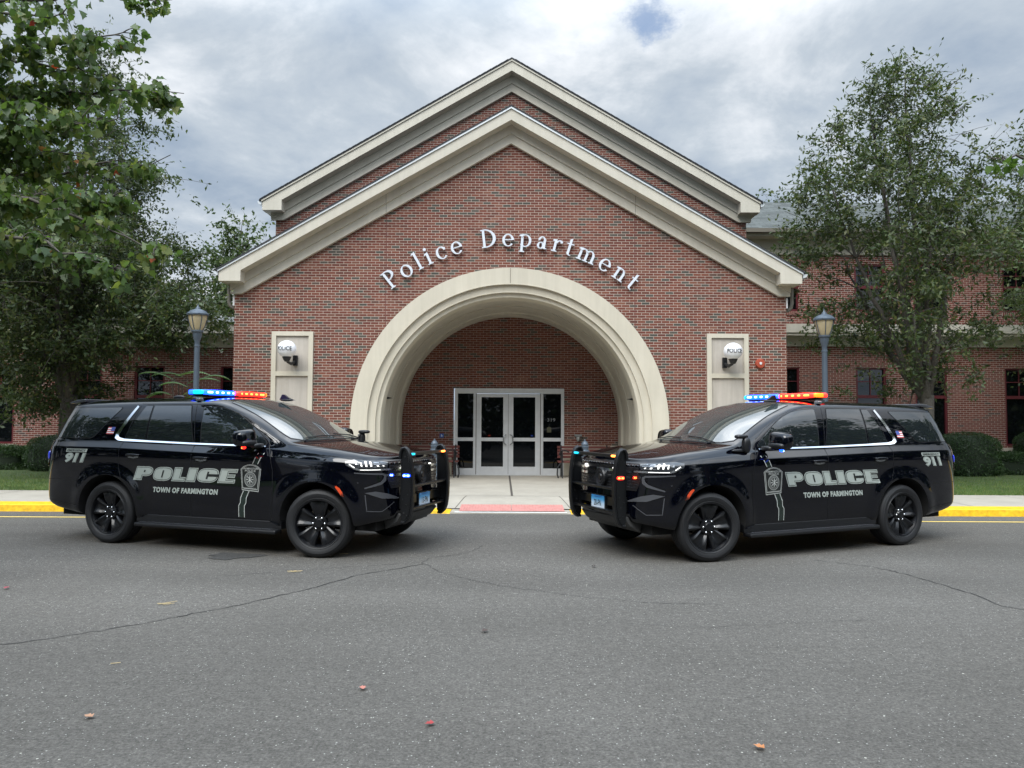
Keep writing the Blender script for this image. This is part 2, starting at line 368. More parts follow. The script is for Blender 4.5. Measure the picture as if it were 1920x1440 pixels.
# tactile pad with rows of domes
tp = MB()
def padz(x, y): return ground_z(x, max(y, 13.25)) + .012
for (a, b) in ((-.93, -.004), (.004, .95)):
    ys_ = fr(13.32, 13.95, 6)
    for y0, y1 in zip(ys_, ys_[1:]): tp.add([(a, y0, padz(a, y0)), (b, y0, padz(b, y0)), (b, y1, padz(b, y1)), (a, y1, padz(a, y1))], [(0, 1, 2, 3)])
for i in range(38):
    for j in range(12):
        x, y = -.90 + i * .0495, 13.345 + j * .053
        if abs(x) < .02: continue
        z = padz(x, y); r = .012
        tp.add([(x - r, y - r, z), (x + r, y - r, z), (x + r, y + r, z), (x - r, y + r, z), (x, y, z + .008)], [(0, 1, 4), (1, 2, 4), (2, 3, 4), (3, 0, 4)])
tag(obj('tactile_paving', tp, M['red_pad'], fixn=False), 'salmon red tactile paving strip at the dropped kerb before the doors', 'tactile paving')
# road lines, cracks, stains
ln = MB()
for a, b in ((-40, -4.2), (4.0, 40)):
    xs = fr(a, b, 160)
    for x0, x1 in zip(xs, xs[1:]):
        if random.random() < .03: continue
        ln.add([(x0, 12.39, .004), (x1, 12.39, .004), (x1, 12.47 + random.uniform(-.004, .004), .004), (x0, 12.47, .004)], [(0, 1, 2, 3)])
obj('yellow_line', ln, M['linepaint'], road)
def P2G(px, py, z=0):
    v = fw + rt * ((px - 960) / F_PX) - up * ((py - 720) / F_PX); t = (z - CAM_H) / v.z; return (v.x * t, v.y * t)
cr = MB(); random.seed(8)
def crack(pts, wd):
    out = [pts[0]]
    for a, b in zip(pts, pts[1:]):
        n = max(3, int(math.hypot(b[0] - a[0], b[1] - a[1]) / .07))
        for k in range(1, n + 1):
            t = k / n; j = .012 if k < n else 0
            out.append((a[0] + (b[0] - a[0]) * t + random.gauss(0, j), a[1] + (b[1] - a[1]) * t + random.gauss(0, j)))
    for p, q in zip(out, out[1:]): strip(cr, [p, q], wd * random.uniform(.35, 1.15), .004)
crack([(-4.04, 5.43), (-3.6, 5.55), (-3.18, 5.86), (-2.78, 6.28), (-2.4, 6.7), (-1.98, 7.3), (-1.6, 8.0), (-1.0, 8.6)], .013)
crack([(-.35, 9.9), (-.55, 9.3), (-.98, 8.98), (-1.03, 8.7), (-.8, 8.2), (-.35, 7.7), (0, 7.45), (.6, 7.1), (1.25, 6.85), (1.9, 6.8)], .008)
crack([(3.6, 8.95), (4.1, 8.6), (4.3, 8.1), (4.4, 7.6), (4.45, 7.2), (4.42, 6.8), (4.7, 6.4)], .014)
crack([(.9, 6.15), (1.6, 6.05), (2.3, 6.2), (3.0, 6.3)], .005)
crack([(-1.03, 8.7), (-2.3, 8.2), (-3.0, 7.9)], .006)
obj('crack', cr, M['crack'], road)
ol = MB(); random.seed(5)
cx, cy = P2G(437, 1043); vs = []
for k in range(40):
    a = 2 * math.pi * k / 40; r = 1 + .22 * math.sin(3 * a + 1) + .12 * math.sin(7 * a) + random.uniform(-.08, .08)
    vs.append((cx + .30 * r * math.cos(a), cy + .20 * r * math.sin(a), .006))
ol.add(vs, [tuple(range(40))]); obj('oil_stain', ol, M['oil'], road)
# ------------------------------------------------------------------ the station
Y0 = 17.4
bld = empty('police_station', (-.05, Y0, 0), 0, 'red brick police station with twin beige gables and a big round entrance arch', 'building')
def bp(name, mb, mt, parent=None, **kw):
    mb.v = [(x, y - Y0, z) for x, y, z in mb.v]
    return obj(name, mb, mt, parent or bld, **kw)
AZ = 1.50; W = 6.48
def arcpts(r, n=72, z0=ZS):
    return [(-r, z0)] + [(-r * math.cos(math.pi * i / n), AZ + r * math.sin(math.pi * i / n)) for i in range(n + 1)] + [(r, z0)]
# front wall with the arch cut out
mb = MB(); ap = arcpts(3.35); top = lambda x: 8.35 - .573 * abs(x)
out = [(-W, 0)] + [(-3.35, 0)] + ap + [(3.35, 0), (W, 0), (W, top(W)), (0, top(0)), (-W, top(W))]
mb.xz(out, Y0, Y0 + .35)
front = bp('front_wall', mb, M['brick'])
bmq = bmesh.new(); bmq.from_mesh(front.data); bmesh.ops.triangulate(bmq, faces=[f for f in bmq.faces if len(f.verts) > 4]); bmq.to_mesh(front.data); bmq.free()
mb = MB()
for sx in (-1, 1):
    a, b = sorted((sx * W, sx * (W - .3)))
    mb = MB(); mb.box(a, b, Y0 + .352, 20.298, 0, 4.6); bp('side_wall', mb, M['brick_side'])
    mb = MB(); mb.box(a, b, 20.652, 40, 0, 7.0); bp('side_wall', mb, M['brick_side'])
mb = MB(); t2 = lambda x: 10.9 - .581 * abs(x)
mb.xz([(-W, 4.75), (W, 4.75), (W, t2(W)), (0, t2(0)), (-W, t2(W))], 20.3, 20.65)
bp('rear_gable_wall', mb, M['brick_gable'])
# control joints
M['sealant'] = mat('joint_sealant', (.12, .04, .035), .8)
for X in (-2.93, 2.93): mb = MB(); mb.box(X - .006, X + .006, Y0 - .003, Y0 + .02, 3.65, 8.17 - .573 * abs(X)); bp('control_joint', mb, M['sealant'])
# cornices: fascia with level returns, two step frieze
def cornice(name, apex, slope, Wt, yf, yw, tip_b, ret_x, zb, fr_lines, fr_b, fr_x, fr_x2, drip):
    root = None
    f = MB(); tz = lambda x: apex - slope * x; bz = lambda x: zb - slope * x
    f.xz([(0, apex), (Wt, tz(Wt)), (Wt, tip_b), (ret_x, tip_b), (ret_x, bz(ret_x)), (0, zb), (-ret_x, bz(ret_x)), (-ret_x, tip_b), (-Wt, tip_b), (-Wt, tz(Wt))], yf, yf + .30)
    # a slim bed moulding under the fascia
    o = bp(name, f, M['trim'])
    u = MB(); l1, l2 = fr_lines
    u.xz([(0, zb + .02), (fr_x, zb + .02 - slope * fr_x), (fr_x, l1 - slope * fr_x), (0, l1), (-fr_x, l1 - slope * fr_x), (-fr_x, zb + .02 - slope * fr_x)], yf + .302, yw + .02)
    bp('frieze_board', u, M['trim'], o)
    l = MB()
    l.xz([(0, l1), (fr_x, l1 - slope * fr_x), (fr_x, fr_b), (fr_x2, fr_b), (fr_x2, l2 - slope * fr_x2 if False else fr_b), (0, l2), (-fr_x2, fr_b), (-fr_x, fr_b), (-fr_x, l1 - slope * fr_x)][:4] + [(0, l2), (-fr_x2, fr_b), (-fr_x, fr_b), (-fr_x, l1 - slope * fr_x)], yf + .34, yw + .02)
    bp('frieze_board', l, M['trim'], o)
    # vertical board joints
    for X in ((-2.93, 2.93) if drip else ()):
        j = MB(); j.box(X - .004, X + .004, yf + .299, yf + .305, l1 - slope * abs(X), zb - slope * abs(X)); j.box(X - .004, X + .004, yf + .337, yf + .341, l2 - slope * abs(X), l1 - slope * abs(X) - .01); bp('board_joint', j, M['joint'], o)
    d = MB(); e = .045
    d.xz([(0, apex + e), (Wt + .02, tz(Wt + .02) + e), (Wt + .02, tz(Wt + .02)), (0, apex), (-Wt - .02, tz(Wt + .02)), (-Wt - .02, tz(Wt + .02) + e)], yf - .03, yf + .30)
    bp('drip_edge', d, M['drip'] if drip else M['trim'], o)
    # gutter ends
    for sx in (-1, 1):
        gt = MB(); x0 = sx * Wt; zt = tz(Wt)
        pts = [(x0 + sx * .022, zt - .0), (x0 + sx * .13, zt - .0), (x0 + sx * .11, zt - .06), (x0 + sx * .05, zt - .09), (x0 + sx * .022, zt - .09)]
        gt.xz(pts, yf, yw + (2.85 if drip else 18)); bp('gutter', gt, M['drip'], o)
    return o
c1 = cornice('front_cornice', 8.86, .573, 6.70, 16.97, Y0, 4.80, 6.20, 8.60, (8.395, 8.17), 4.565, 6.55, 6.29, True)
c2 = cornice('rear_cornice', 11.41, .581, 6.72, 19.87, 20.3, 7.27, 6.20, 11.15, (10.94, 10.72), 7.09, 6.58, 6.25, False)
# roofs
mb = MB()
mb.xz([(0, 8.905 + .035), (6.76, 8.94 - .573 * 6.76), (6.76, 8.90 - .573 * 6.76), (0, 8.906), (-6.76, 8.90 - .573 * 6.76), (-6.76, 8.94 - .573 * 6.76)], 16.93, 20.298)
bp('front_roof', mb, M['shingle_dark'])
mb = MB(); random.seed(2)
mb.xz([(0, 11.50), (6.80, 11.50 - .581 * 6.8), (6.80, 11.456 - .581 * 6.8), (0, 11.457), (-6.80, 11.456 - .581 * 6.8), (-6.80, 11.50 - .581 * 6.8)], 19.83, 40)
for sx in (-1, 1):
    for k in range(44):
        x = .1 + k * .152; z = 11.50 - .581 * x; a, b = sorted((sx * x, sx * (x + .145)))
        h0, h1 = (z + .012, z - .581 * .145 + .004)
        if sx < 0: h0, h1 = h1, h0
        mb.add([(a, 19.82, h0 - .02), (b, 19.82, h1 - .02), (b, 40, h1 - .02), (a, 40, h0 - .02), (a, 19.82, h0), (b, 19.82, h1), (b, 40, h1), (a, 40, h0)], [(0, 1, 5, 4), (4, 5, 6, 7), (1, 2, 6, 5), (0, 4, 7, 3)])
bp('rear_roof', mb, M['shingle_dark'])
for sx in (-1, 1):   # closed eaves along the sides
    a, b = sorted((sx * (W + .002), sx * 6.70)); mb = MB(); mb.box(a, b, 17.272, 20.29, 4.80, 5.02); bp('side_eave', mb, M['trim'])
    mb = MB(); mb.box(a, b, 20.17, 40, 7.27, 7.49); bp('side_eave', mb, M['trim'])
# downspouts
for sx in (-1, 1):
    mb = MB(); x = sx * 6.52
    mb.tube([(sx * 6.66, 17.52, 4.80), (sx * 6.66, 17.52, 4.42), (sx * 6.64, 17.53, 4.32), (sx * 6.58, 17.56, 4.26), (sx * 6.50, 17.60, 4.24), (sx * 6.505, 17.62, 4.10)], .045, 10)
    bp('downspout', mb, mat('grey_downspout', (.19, .175, .15), .5) if sx < 0 else bpy.data.materials['grey_downspout'], smooth=True)
    mb = MB(); a, b = sorted((sx * 6.482, sx * 6.53)); mb.box(a, b, 17.42, 17.50, 4.30, 4.54); bp('corner_block', mb, M['white'])
# arch surround and barrel, one swept section
def sweep(prof, n=96, z0=ZS):
    mb = MB(); base = arcpts(1.0, n, z0)
    for r, y in prof:
        mb.v += [(-r, y, z0)] + [(-r * math.cos(math.pi * i / n), y, AZ + r * math.sin(math.pi * i / n)) for i in range(n + 1)] + [(r, y, z0)]
    q = n + 3
    for i in range(len(prof) - 1):
        for k in range(q - 1): mb.f.append((i * q + k, i * q + k + 1, (i + 1) * q + k + 1, (i + 1) * q + k))
    mb.mi = [0] * len(mb.f); return mb
bp('arch_surround', sweep([(3.69, 17.39), (3.69, 17.24), (3.325, 17.24), (3.325, 17.225), (3.30, 17.225), (3.30, 17.29), (3.14, 17.31), (3.14, 17.30), (3.12, 17.30), (3.12, 17.36), (3.02, 17.38), (3.01, 17.40), (3.01, 17.80)]), M['stone'], smooth=True, angle=30)
bp('arch_barrel', sweep([(3.02, 17.801), (3.05, 17.801), (3.05, 18.9), (3.035, 18.9), (3.035, 18.93), (3.05, 18.93), (3.05, 20.0), (3.02, 20.05), (2.98, 20.05), (2.98, 20.58)]), stain_mat('barrel_stucco', (.47, .44, .37), amt=.12), smooth=True, angle=30)
mb = MB(); mb.box(-.004, .004, 17.236, 17.30, AZ + 3.31, AZ + 3.69); bp('arch_joint', mb, M['joint'])
# wall behind the porch, wainscot, entrance
mb = MB(); mb.box(-3.3, -1.57, 20.6, 20.8, ZS, 5.0); mb.box(1.45, 3.3, 20.6, 20.8, ZS, 5.0); mb.box(-1.57, 1.45, 20.6, 20.8, 2.515, 5.0)
bp('porch_wall', mb, brick_mat('porch_brick', mortar=(.46, .38, .34)))
for a, b in ((-3.0, -1.60), (1.48, 3.0)):
    mb = MB(); mb.box(a, b, 20.545, 20.598, ZS, .90); mb.box(a, b, 20.52, 20.598, .902, .945); bp('wainscot', mb, M['stone'])
ent = MB(); yF = 20.55
def fr_rect(m, x0, x1, z0, z1, wl, wr, wb, wt, y0, y1):
    m.box(x0, x0 + wl, y0, y1, z0, z1); m.box(x1 - wr, x1, y0, y1, z0, z1)
    m.box(x0 + wl, x1 - wr, y0, y1, z0, z0 + wb); m.box(x0 + wl, x1 - wr, y0, y1, z1 - wt, z1)
fr_rect(ent, -1.525, 1.49, ZS, 2.51, .06, .06, .03, .135, yF, yF + .12)
for a, b in ((-.99, -.93), (.835, .895)): ent.box(a, b, yF, yF + .12, ZS + .03, 2.375)
ef = bp('door_frame', ent, M['alu'])
pane_sets = []
for a, b in ((-1.465, -.99), (.895, 1.43)):
    s_ = MB(); fr_rect(s_, a, b, ZS + .03, 2.375, .022, .022, .16, .012, yF + .02, yF + .09); s_.box(a + .022, b - .022, yF + .02, yF + .09, 1.055, 1.15)
    sl = bp('sidelight', s_, M['alu'])
    for z0, z1 in ((ZS + .19, 1.055), (1.15, 2.363)):
        p = MB(); p.box(a + .022, b - .022, yF + .055, yF + .065, z0, z1); bp('pane', p, M['glassdoor'], sl)
for a, b, hx in ((-.925, -.052, -.10), (-.043, .83, .005)):
    d = MB(); fr_rect(d, a, b, ZS + .015, 2.36, .135, .135, .22, .095, yF + .015, yF + .075); d.box(a + .135, b - .135, yF + .015, yF + .075, 1.055, 1.15)
    dl = bp('door', d, M['alu'])
    for z0, z1 in ((ZS + .235, 1.055), (1.15, 2.265)):
        p = MB(); p.box(a + .135, b - .135, yF + .04, yF + .05, z0, z1); bp('pane', p, M['glassdoor'], dl)
    h = MB(); s = -1 if a < -.5 else 1; x0 = -.0475 + s * .055
    h.tube([(x0, yF + .015, 1.23), (x0 + s * .01, yF - .05, 1.23), (x0 + s * .06, yF - .065, 1.20), (x0 + s * .075, yF - .065, 1.10), (x0 + s * .06, yF - .065, 1.0), (x0 + s * .01, yF - .05, .97), (x0, yF + .015, .97)], .014, 8)
    bp('handle', h, mat('brushed_handle', (.22, .23, .24), .3, .6) if s < 0 else bpy.data.materials['brushed_handle'], dl, smooth=True)
mb = MB(); mb.box(-.052, -.043, yF + .012, yF + .06, ZS + .02, 2.36); mb.box(-.942, -.9255, yF - .001, yF + .06, ZS + .02, 2.372); mb.box(.8305, .847, yF - .001, yF + .06, ZS + .02, 2.372); bp('door_gap', mb, M['joint'])
v, f = text_mesh('319', 1); mb = MB(); mb.add([(a, yF + .048, b) for a, b, c in fit(v, 1.03, 1.25, 1.60, 1.69)], f); bp('house_number', mb, mat('faint_white', (.20, .21, .22), .6), fixn=False)
mb = MB(); mb.xz([(1.02, 1.3), (1.14, 1.3), (1.14, 1.43), (1.08, 1.46), (1.02, 1.43)], yF + .046, yF + .052); bp('window_sticker', mb, mat('sticker', (.07, .07, .04), .7))
# stucco panels beside the arch
for sx in (-1, 1):
    mb = MB(); x0, x1 = (-5.575, -4.605) if sx < 0 else (4.605, 5.575)
    fr_rect(mb, x0, x1, ZS, 3.685, .105, .105, .1, .10, 17.345, 17.399)
    mb.box(x0 + .105, x1 - .105, 17.345, 17.399, 2.645, 2.75)
    o = bp('panel_surround', mb, M['stone'])
    for z0, z1 in ((.22, 2.645), (2.75, 3.585)): mb = MB(); mb.box(x0 + .105, x1 - .105, 17.39, 17.399, z0, z1); bp('panel', mb, M['panel'], o)
# ---- wings
def wall_holes(mb, x0, x1, z0, z1, y, holes, rev=.12):
    xs = sorted({x0, x1} | {h[0] for h in holes} | {h[1] for h in holes}); zs = sorted({z0, z1} | {h[2] for h in holes} | {h[3] for h in holes})
    for a, b in zip(xs, xs[1:]):
        for c, d in zip(zs, zs[1:]):
            if any(h[0] <= a and b <= h[1] and h[2] <= c and d <= h[3] for h in holes): continue
            mb.add([(a, y, c), (b, y, c), (b, y, d), (a, y, d)], [(0, 1, 2, 3)])
    for a, b, c, d in holes:
        mb.add([(a, y, c), (a, y + rev, c), (a, y + rev, d), (a, y, d), (b, y, c), (b, y + rev, c), (b, y + rev, d), (b, y, d)], [(0, 1, 2, 3), (5, 4, 7, 6), (3, 2, 6, 7), (0, 4, 5, 1)])
def window(x0, x1, z0, z1, zt, yw, muntin_low=False):
    m = MB(); y0, y1 = yw + .03, yw + .10; fr_rect(m, x0, x1, z0, z1, .06, .06, .06, .05, y0, y1); m.box(x0 + .06, x1 - .06, y0, y1, zt - .045, zt + .045)
    xm = (x0 + x1) / 2; m.box(xm - .012, xm + .012, y0 + .03, y1, zt + .045, z1 - .05); zm = (zt + z1) / 2 + .02
    m.box(x0 + .06, xm - .012, y0 + .032, y1, zm - .012, zm + .012); m.box(xm + .012, x1 - .06, y0 + .032, y1, zm - .012, zm + .012)
    o = bp('window', m, M['maroon'])
    p = MB(); p.box(x0 + .06, x1 - .06, y1 - .015, y1 + .005, z0 + .06, zt - .045); p.box(x0 + .06, x1 - .06, y1 - .015, y1 + .005, zt + .045, z1 - .05)
    bp('pane', p, M['winglass'], o)
YW = 22.6
Lw = [(-15.98, -15.04), (-13.35, -12.41), (-11.42, -10.50), (-8.81, -7.9), (-18.6, -17.7)]
mb = MB(); wall_holes(mb, -24, -W, .55, 4.3, YW, [(a, b, .84, 3.22) for a, b in Lw]); bp('left_wing_wall', mb, M['brick_wing'], fixn=False)
for a, b in Lw: window(a, b, .84, 3.22, 2.29, YW)
mb = MB()
for a, b in Lw: mb.box(a - .03, b + .03, YW - .03, YW + .10, .77, .838)
mb.box(-24, -W - .01, YW - .06, YW + .2, 0, .55)
bp('left_wing_base', mb, M['stone'])
mb = MB(); mb.box(-24, -W - .002, 22.05, YW + .3, 4.17, 4.50); mb.box(-24, -W - .002, YW - .06, YW + .3, 3.79, 4.168); bp('left_wing_cornice', mb, M['trim'])
mb = MB(); mb.box(-24, -W - .002, 21.98, 35, 4.502, 4.645); bp('left_wing_roof_cap', mb, M['drip'])
Rw = [(7.83, 8.79), (10.50, 11.42), (12.30, 13.27), (15.02, 15.96), (17.6, 18.5)]
mb = MB(); wall_holes(mb, W, 24, .86, 7.0, YW, [(a, b, .93, 3.28) for a, b in Rw] + [(a, b, 5.0, 6.45) for a, b in Rw]); bp('right_wing_wall', mb, M['brick_wing'], fixn=False)
for a, b in Rw: window(a, b, .93, 3.28, 2.40, YW); window(a, b, 5.0, 6.45, 5.75, YW)
M['soldier'] = brick_mat('soldier_brick', bw=.0623, bh=.187, reds=wing)
for a, b in Rw: mb = MB(); mb.box(a - .04, b + .04, YW - .03, YW - .002, 4.88, 4.998); bp('brick_sill', mb, M['soldier'])
mb = MB(); mb.box(W + .01, 24, YW - .07, YW + .2, 0, .858); bp('right_wing_base', mb, M['stone'])
mb = MB(); mb.box(W + .002, 24, 22.2, YW + .1, 4.30, 4.56); mb.box(W + .002, 24, 22.24, YW + .1, 4.215, 4.298); mb.box(W + .002, 24, YW - .06, YW - .002, 3.92, 4.213); bp('belt_course', mb, M['trim'])
mb = MB(); mb.box(W + .002, 24, YW - .10, YW + .1, 6.90, 7.19); mb.box(W + .002, 24, YW - .07, YW + .1, 6.73, 6.898); mb.box(W + .002, 24, 22.12, YW + .1, 7.192, 7.31); bp('right_wing_cornice', mb, M['trim'])
mb = MB(); mb.box(W + .3, 24, 21.98, 22.118, 7.28, 7.40); bp('right_wing_gutter', mb, mat('bronze_gutter', (.14, .125, .10), .4))
mb = MB(); mb.add([(W + .1, 22.05, 7.40), (24, 22.05, 7.40), (24, 24.95, 9.05), (W + .1, 24.95, 9.05), (24, 30, 7.3), (W + .1, 30, 7.3)], [(0, 1, 2, 3), (3, 2, 4, 5)]); bp('right_wing_roof', mb, M['shingle'])
# ------------------------------------------------------------------ sign letters
def ring(mb, cx, cy, a, b, tx, ty, a0=0, a1=360, d=.03, n=20):
    o, i = [], []
    for k in range(n + 1):
        t = R(a0 + (a1 - a0) * k / n); o.append((cx + a * math.cos(t), cy + b * math.sin(t))); i.append((cx + (a - tx) * math.cos(t), cy + (b - ty) * math.sin(t)))
    for k in range(n): mb.append(([o[k], o[k + 1], i[k + 1], i[k]]))
def rc(mb, x0, x1, y0, y1): mb.append([(x0, y0), (x1, y0), (x1, y1), (x0, y1)])
def dot(mb, cx, cy, r): mb.append([(cx + r * math.cos(t * math.pi / 8), cy + r * math.sin(t * math.pi / 8)) for t in range(16)])
SW, TH, SF = .135, .055, .055
def stem(mb, x, y0, y1, top=None, bot=True):
    rc(mb, x, x + SW, y0, y1)
    if bot: rc(mb, x - .085, x + SW + .085, y0, y0 + SF)
    if top == 'flag': mb.append([(x - .10, y1 - .09), (x + .001, y1 - .09), (x + .001, y1 + .015), (x - .10, y1 - .05)]) ; mb.append([(x, y1), (x + SW, y1), (x + SW, y1 + .03)])
    if top == 'serif': rc(mb, x - .085, x + SW, y1 - SF, y1)
def glyph(ch):
    q = []; xh = .66
    if ch == 'P': stem(q, .13, 0, 1, 'serif'); ring(q, .26, .73, .42, .27, .15, TH, -90, 90); return q, .72
    if ch == 'D': stem(q, .13, 0, 1, 'serif'); ring(q, .26, .5, .60, .5, .17, TH, -90, 90); return q, .92
    if ch == 'o': ring(q, .34, .33, .33, .35, .135, .05); return q, .68
    if ch == 'l': stem(q, .12, 0, 1.0, 'flag'); return q, .37
    if ch == 'i': stem(q, .12, 0, xh, 'flag'); dot(q, .18, .88, .085); return q, .37
    if ch == 'c': ring(q, .35, .33, .32, .35, .14, .05, 45, 318); dot(q, .545, .52, .075); return q, .62
    if ch == 'e': ring(q, .34, .33, .32, .35, .135, .05, 0, 322); rc(q, .16, .65, .33, .375); return q, .66
    if ch == 'p': stem(q, .13, -.30, xh, 'flag'); ring(q, .36, .33, .34, .345, .135, .05, -140, 140); return q, .73
    if ch == 'a': ring(q, .25, .18, .20, .19, .12, .045); rc(q, .38, .51, .03, .45); ring(q, .30, .44, .21, .23, .12, .05, 0, 155); dot(q, .14, .50, .065); rc(q, .5, .58, .0, .05); rc(q, .40, .58, 0, .052); return q, .60
    if ch == 'r': stem(q, .12, 0, xh, 'flag'); ring(q, .42, .42, .20, .25, .07, .06, 60, 165); dot(q, .50, .575, .075); return q, .53
    if ch == 't': rc(q, .13, .13 + SW, .10, .88); q.append([(.13, .88), (.13 + SW, .88), (.13 + SW, .95)]); rc(q, .02, .42, xh - .055, xh); ring(q, .30, .14, .17, .15, .13, .05, 180, 300); return q, .42
    if ch in 'nm':
        stem(q, .13, 0, xh, 'flag')
        for k in range(2 if ch == 'm' else 1):
            x = .13 + .36 * k; ring(q, x + SW + .09, .42, .27 - .02, .25, .12, .055, 10, 150); stem(q, x + .36, 0, .46)
        return q, (1.08 if ch == 'm' else .74)
sign = empty('lettering_sign', (-.03, Y0 - .03, 1.42), 0, 'curved row of raised white serif letters reading Police Department above the arch', 'sign')
CAP, RB = .43, 4.30
word = 'Police Department'; wd = [0.52 if c == ' ' else glyph(c)[1] for c in word]
tot = R(81.5) * RB / CAP; sp = (tot - sum(wd)) / (len(word) - 1); pos = 0
for c, wv in zip(word, wd):
    if c != ' ':
        q, _ = glyph(c); an = (pos + wv / 2) * CAP / RB - R(40.9) ; mb = MB()
        for k, pl in enumerate(q):
            d = .040 + .0006 * k
            def F(p, y):
                u, v_ = (p[0] - wv / 2) * CAP, RB + p[1] * CAP
                return (u * math.cos(an) + v_ * math.sin(an), y, -u * math.sin(an) + v_ * math.cos(an))
            mb.prism(pl, lambda p: F(p, -.012 - d), lambda p: F(p, -.012))
        obj('letter', mb, M['letter'], sign)
    pos += wv + sp
# ------------------------------------------------------------------ fixtures on the building
def globe(x, label, s):
    e = empty('globe_lamp', (x, 17.345, 3.05), 0, label, 'wall lamp', 'white globe lamps beside the arch')
    m_ = MB(); m_.box(-.05 + s * .07, .05 + s * .07, -.04, 0.04, -.17, .07); m_.tube([(s * .06, -.03, -.08), (s * .02, -.16, -.14), (s * -.02, -.28, -.10), (s * -.03, -.32, -.02)], .035, 10); m_.lathe([(.05, -.10), (.085, -.04), (.10, .0), (.10, .015)], (-.03 * s, -.33, 0), 'Z', 20)
    obj('bracket', m_, M['black'], e, smooth=True)
    m_ = MB(); m_.sphere((-.03 * s, -.33, .19), .213, sz=.93, seg=36, rings=20); gl = obj('globe', m_, M['globe'], e, smooth=True, angle=0)
    v, f = text_mesh('POLICE', 1, .012); v = fit(v, -.185, .185, -.052, .052); c = (-.03 * s, -.33, .19); r = .2225
    rot = R(-10) if s < 0 else R(28)
    if s > 0: rot = R(22)
    out = []
    for a, b, _ in v:
        t = a / r - (R(22) * s); t = a / r + (R(-3) if s > 0 else R(-4)); out.append((c[0] + r * math.sin(t) * math.cos(b / r), c[1] - r * math.cos(t) * math.cos(b / r), c[2] + r * .93 * math.sin(b / r)))
    m_ = MB(); m_.add(out, f); obj('lettering', m_, M['black'], gl, fixn=False)
globe(-5.13, 'white globe lamp lettered POLICE on the beige panel left of the arch', 1)
globe(5.03, 'white globe lamp lettered POLICE on the beige panel right of the arch', -1)
e = empty('alarm_bell', (5.80, 17.4, 2.99), 0, 'round rust red alarm strobe on the brick near the right corner of the front wall', 'alarm')
m_ = MB(); m_.lathe([(.115, 0), (.115, -.035), (.10, -.06), (.05, -.065)], (0, 0, 0), 'Y', 28); obj('housing', m_, M['alarm'], e, smooth=True)
m_ = MB()
for k in range(5):
    a = k * 2 * math.pi / 5 + .3; m_.sphere((.022 * math.cos(a), -.07, .022 * math.sin(a)), .013, seg=8, rings=5)
m_.sphere((0, -.07, 0), .012, seg=8, rings=5); obj('grille', m_, M['white'], e, smooth=True)
for sx in (-1, 1):
    s = 'left' if sx < 0 else 'right'
    e = empty('porch_sconce', (sx * 3.04 - .05, 18.1, 2.16), 0, f'small dark wedge shaped light on the {s} inner side of the arch', 'wall lamp', 'dark sconces inside the arch')
    m_ = MB(); m_.prism([(0, .04), (-sx * .20, .0), (-sx * .05, -.03), (0, -.035)], lambda p: (p[0], -.09, p[1]), lambda p: (p[0], .09, p[1])); obj('housing', m_, M['black'], e)
e = empty('porch_light', (1.83, 20.6, 1.16), 0, 'small grey bulkhead light on the porch brick right of the doors', 'wall lamp')
m_ = MB(); m_.box(-.10, .10, -.09, 0, .03, .09); m_.box(-.06, .06, -.05, 0, -.06, .03); obj('housing', m_, mat('grey_fixture', (.22, .23, .23), .4, .4), e, bevel=.01)
m_ = MB(); m_.lathe([(.045, .03), (.05, -.03), (.03, -.09), (.012, -.11)], (0, -.06, 0), 'Z', 16); obj('shade', m_, mat('silver_shade', (.42, .43, .43), .3, .5), e, smooth=True)
m_ = MB(); m_.box(-.055, .055, -.008, -.001, -.055, .055); e = obj('access_sign', m_, M['bluesign']); e.location = (-1.93, 20.6, 1.20); tag(e, 'tiny square blue accessibility sign on the porch brick left of the doors', 'sign')
m_ = MB(); m_.add([(p[0], -.0095, p[1]) for p in ((-.02, -.025), (.02, -.025), (.03, .0), (.0, .0), (.0, .035), (-.015, .035))], [(0, 1, 2, 3, 4, 5)]); obj('symbol', m_, M['white'], e)
# ------------------------------------------------------------------ street lamps, bollards, benches
def street_lamp(x, y, ztop, label):
    e = empty('street_lamp', (x, y, ZS), 0, label, 'street lamp', 'slate blue post lamps flanking the entrance')
    k = ztop - ZS
    m_ = MB(); m_.lathe([(.17, 0), (.17, .05), (.14, .12), (.10, .3), (.085, .6), (.075, .65), (.063, .7), (.058, k - .92), (.066, k - .91), (.066, k - .88), (.055, k - .87), (.055, k - .80), (.075, k - .74), (.095, k - .66), (.10, k - .60), (.125, k - .585), (.125, k - .555), (.10, k - .55)], seg=28); obj('post', m_, M['lamp_metal'], e, smooth=True)
    m_ = MB(); m_.lathe([(.10, k - .55), (.145, k - .45), (.185, k - .30), (.195, k - .22)], seg=28); obj('lantern_glass', m_, M['lantern'], e, smooth=True, angle=60)
    m_ = MB(); m_.lathe([(.19, k - .235), (.225, k - .23), (.228, k - .20), (.20, k - .165), (.155, k - .13), (.10, k - .105), (.06, k - .095), (.05, k - .06), (.03, k - .05), (.022, k - .03), (.010, k - .01), (.004, k + .03)], seg=28)
    for q in range(6):
        a = q * math.pi / 3 + .3; m_.tube([(r * math.cos(a), r * math.sin(a), z) for r, z in ((.108, k - .55), (.152, k - .45), (.192, k - .30), (.205, k - .22))], .009, 6)
    for q in range(6):
        a = q * math.pi / 3; m_.sphere((.225 * math.cos(a), .225 * math.sin(a), k - .205), .017, seg=8, rings=5)
    obj('lantern_cap', m_, M['lamp_metal'], e, smooth=True)
street_lamp(-6.79, 16.0, 4.09, 'slate blue street lamp with amber lantern standing left of the station entrance')
street_lamp(6.73, 16.0, 4.05, 'slate blue street lamp with amber lantern standing right of the station before the pear tree')
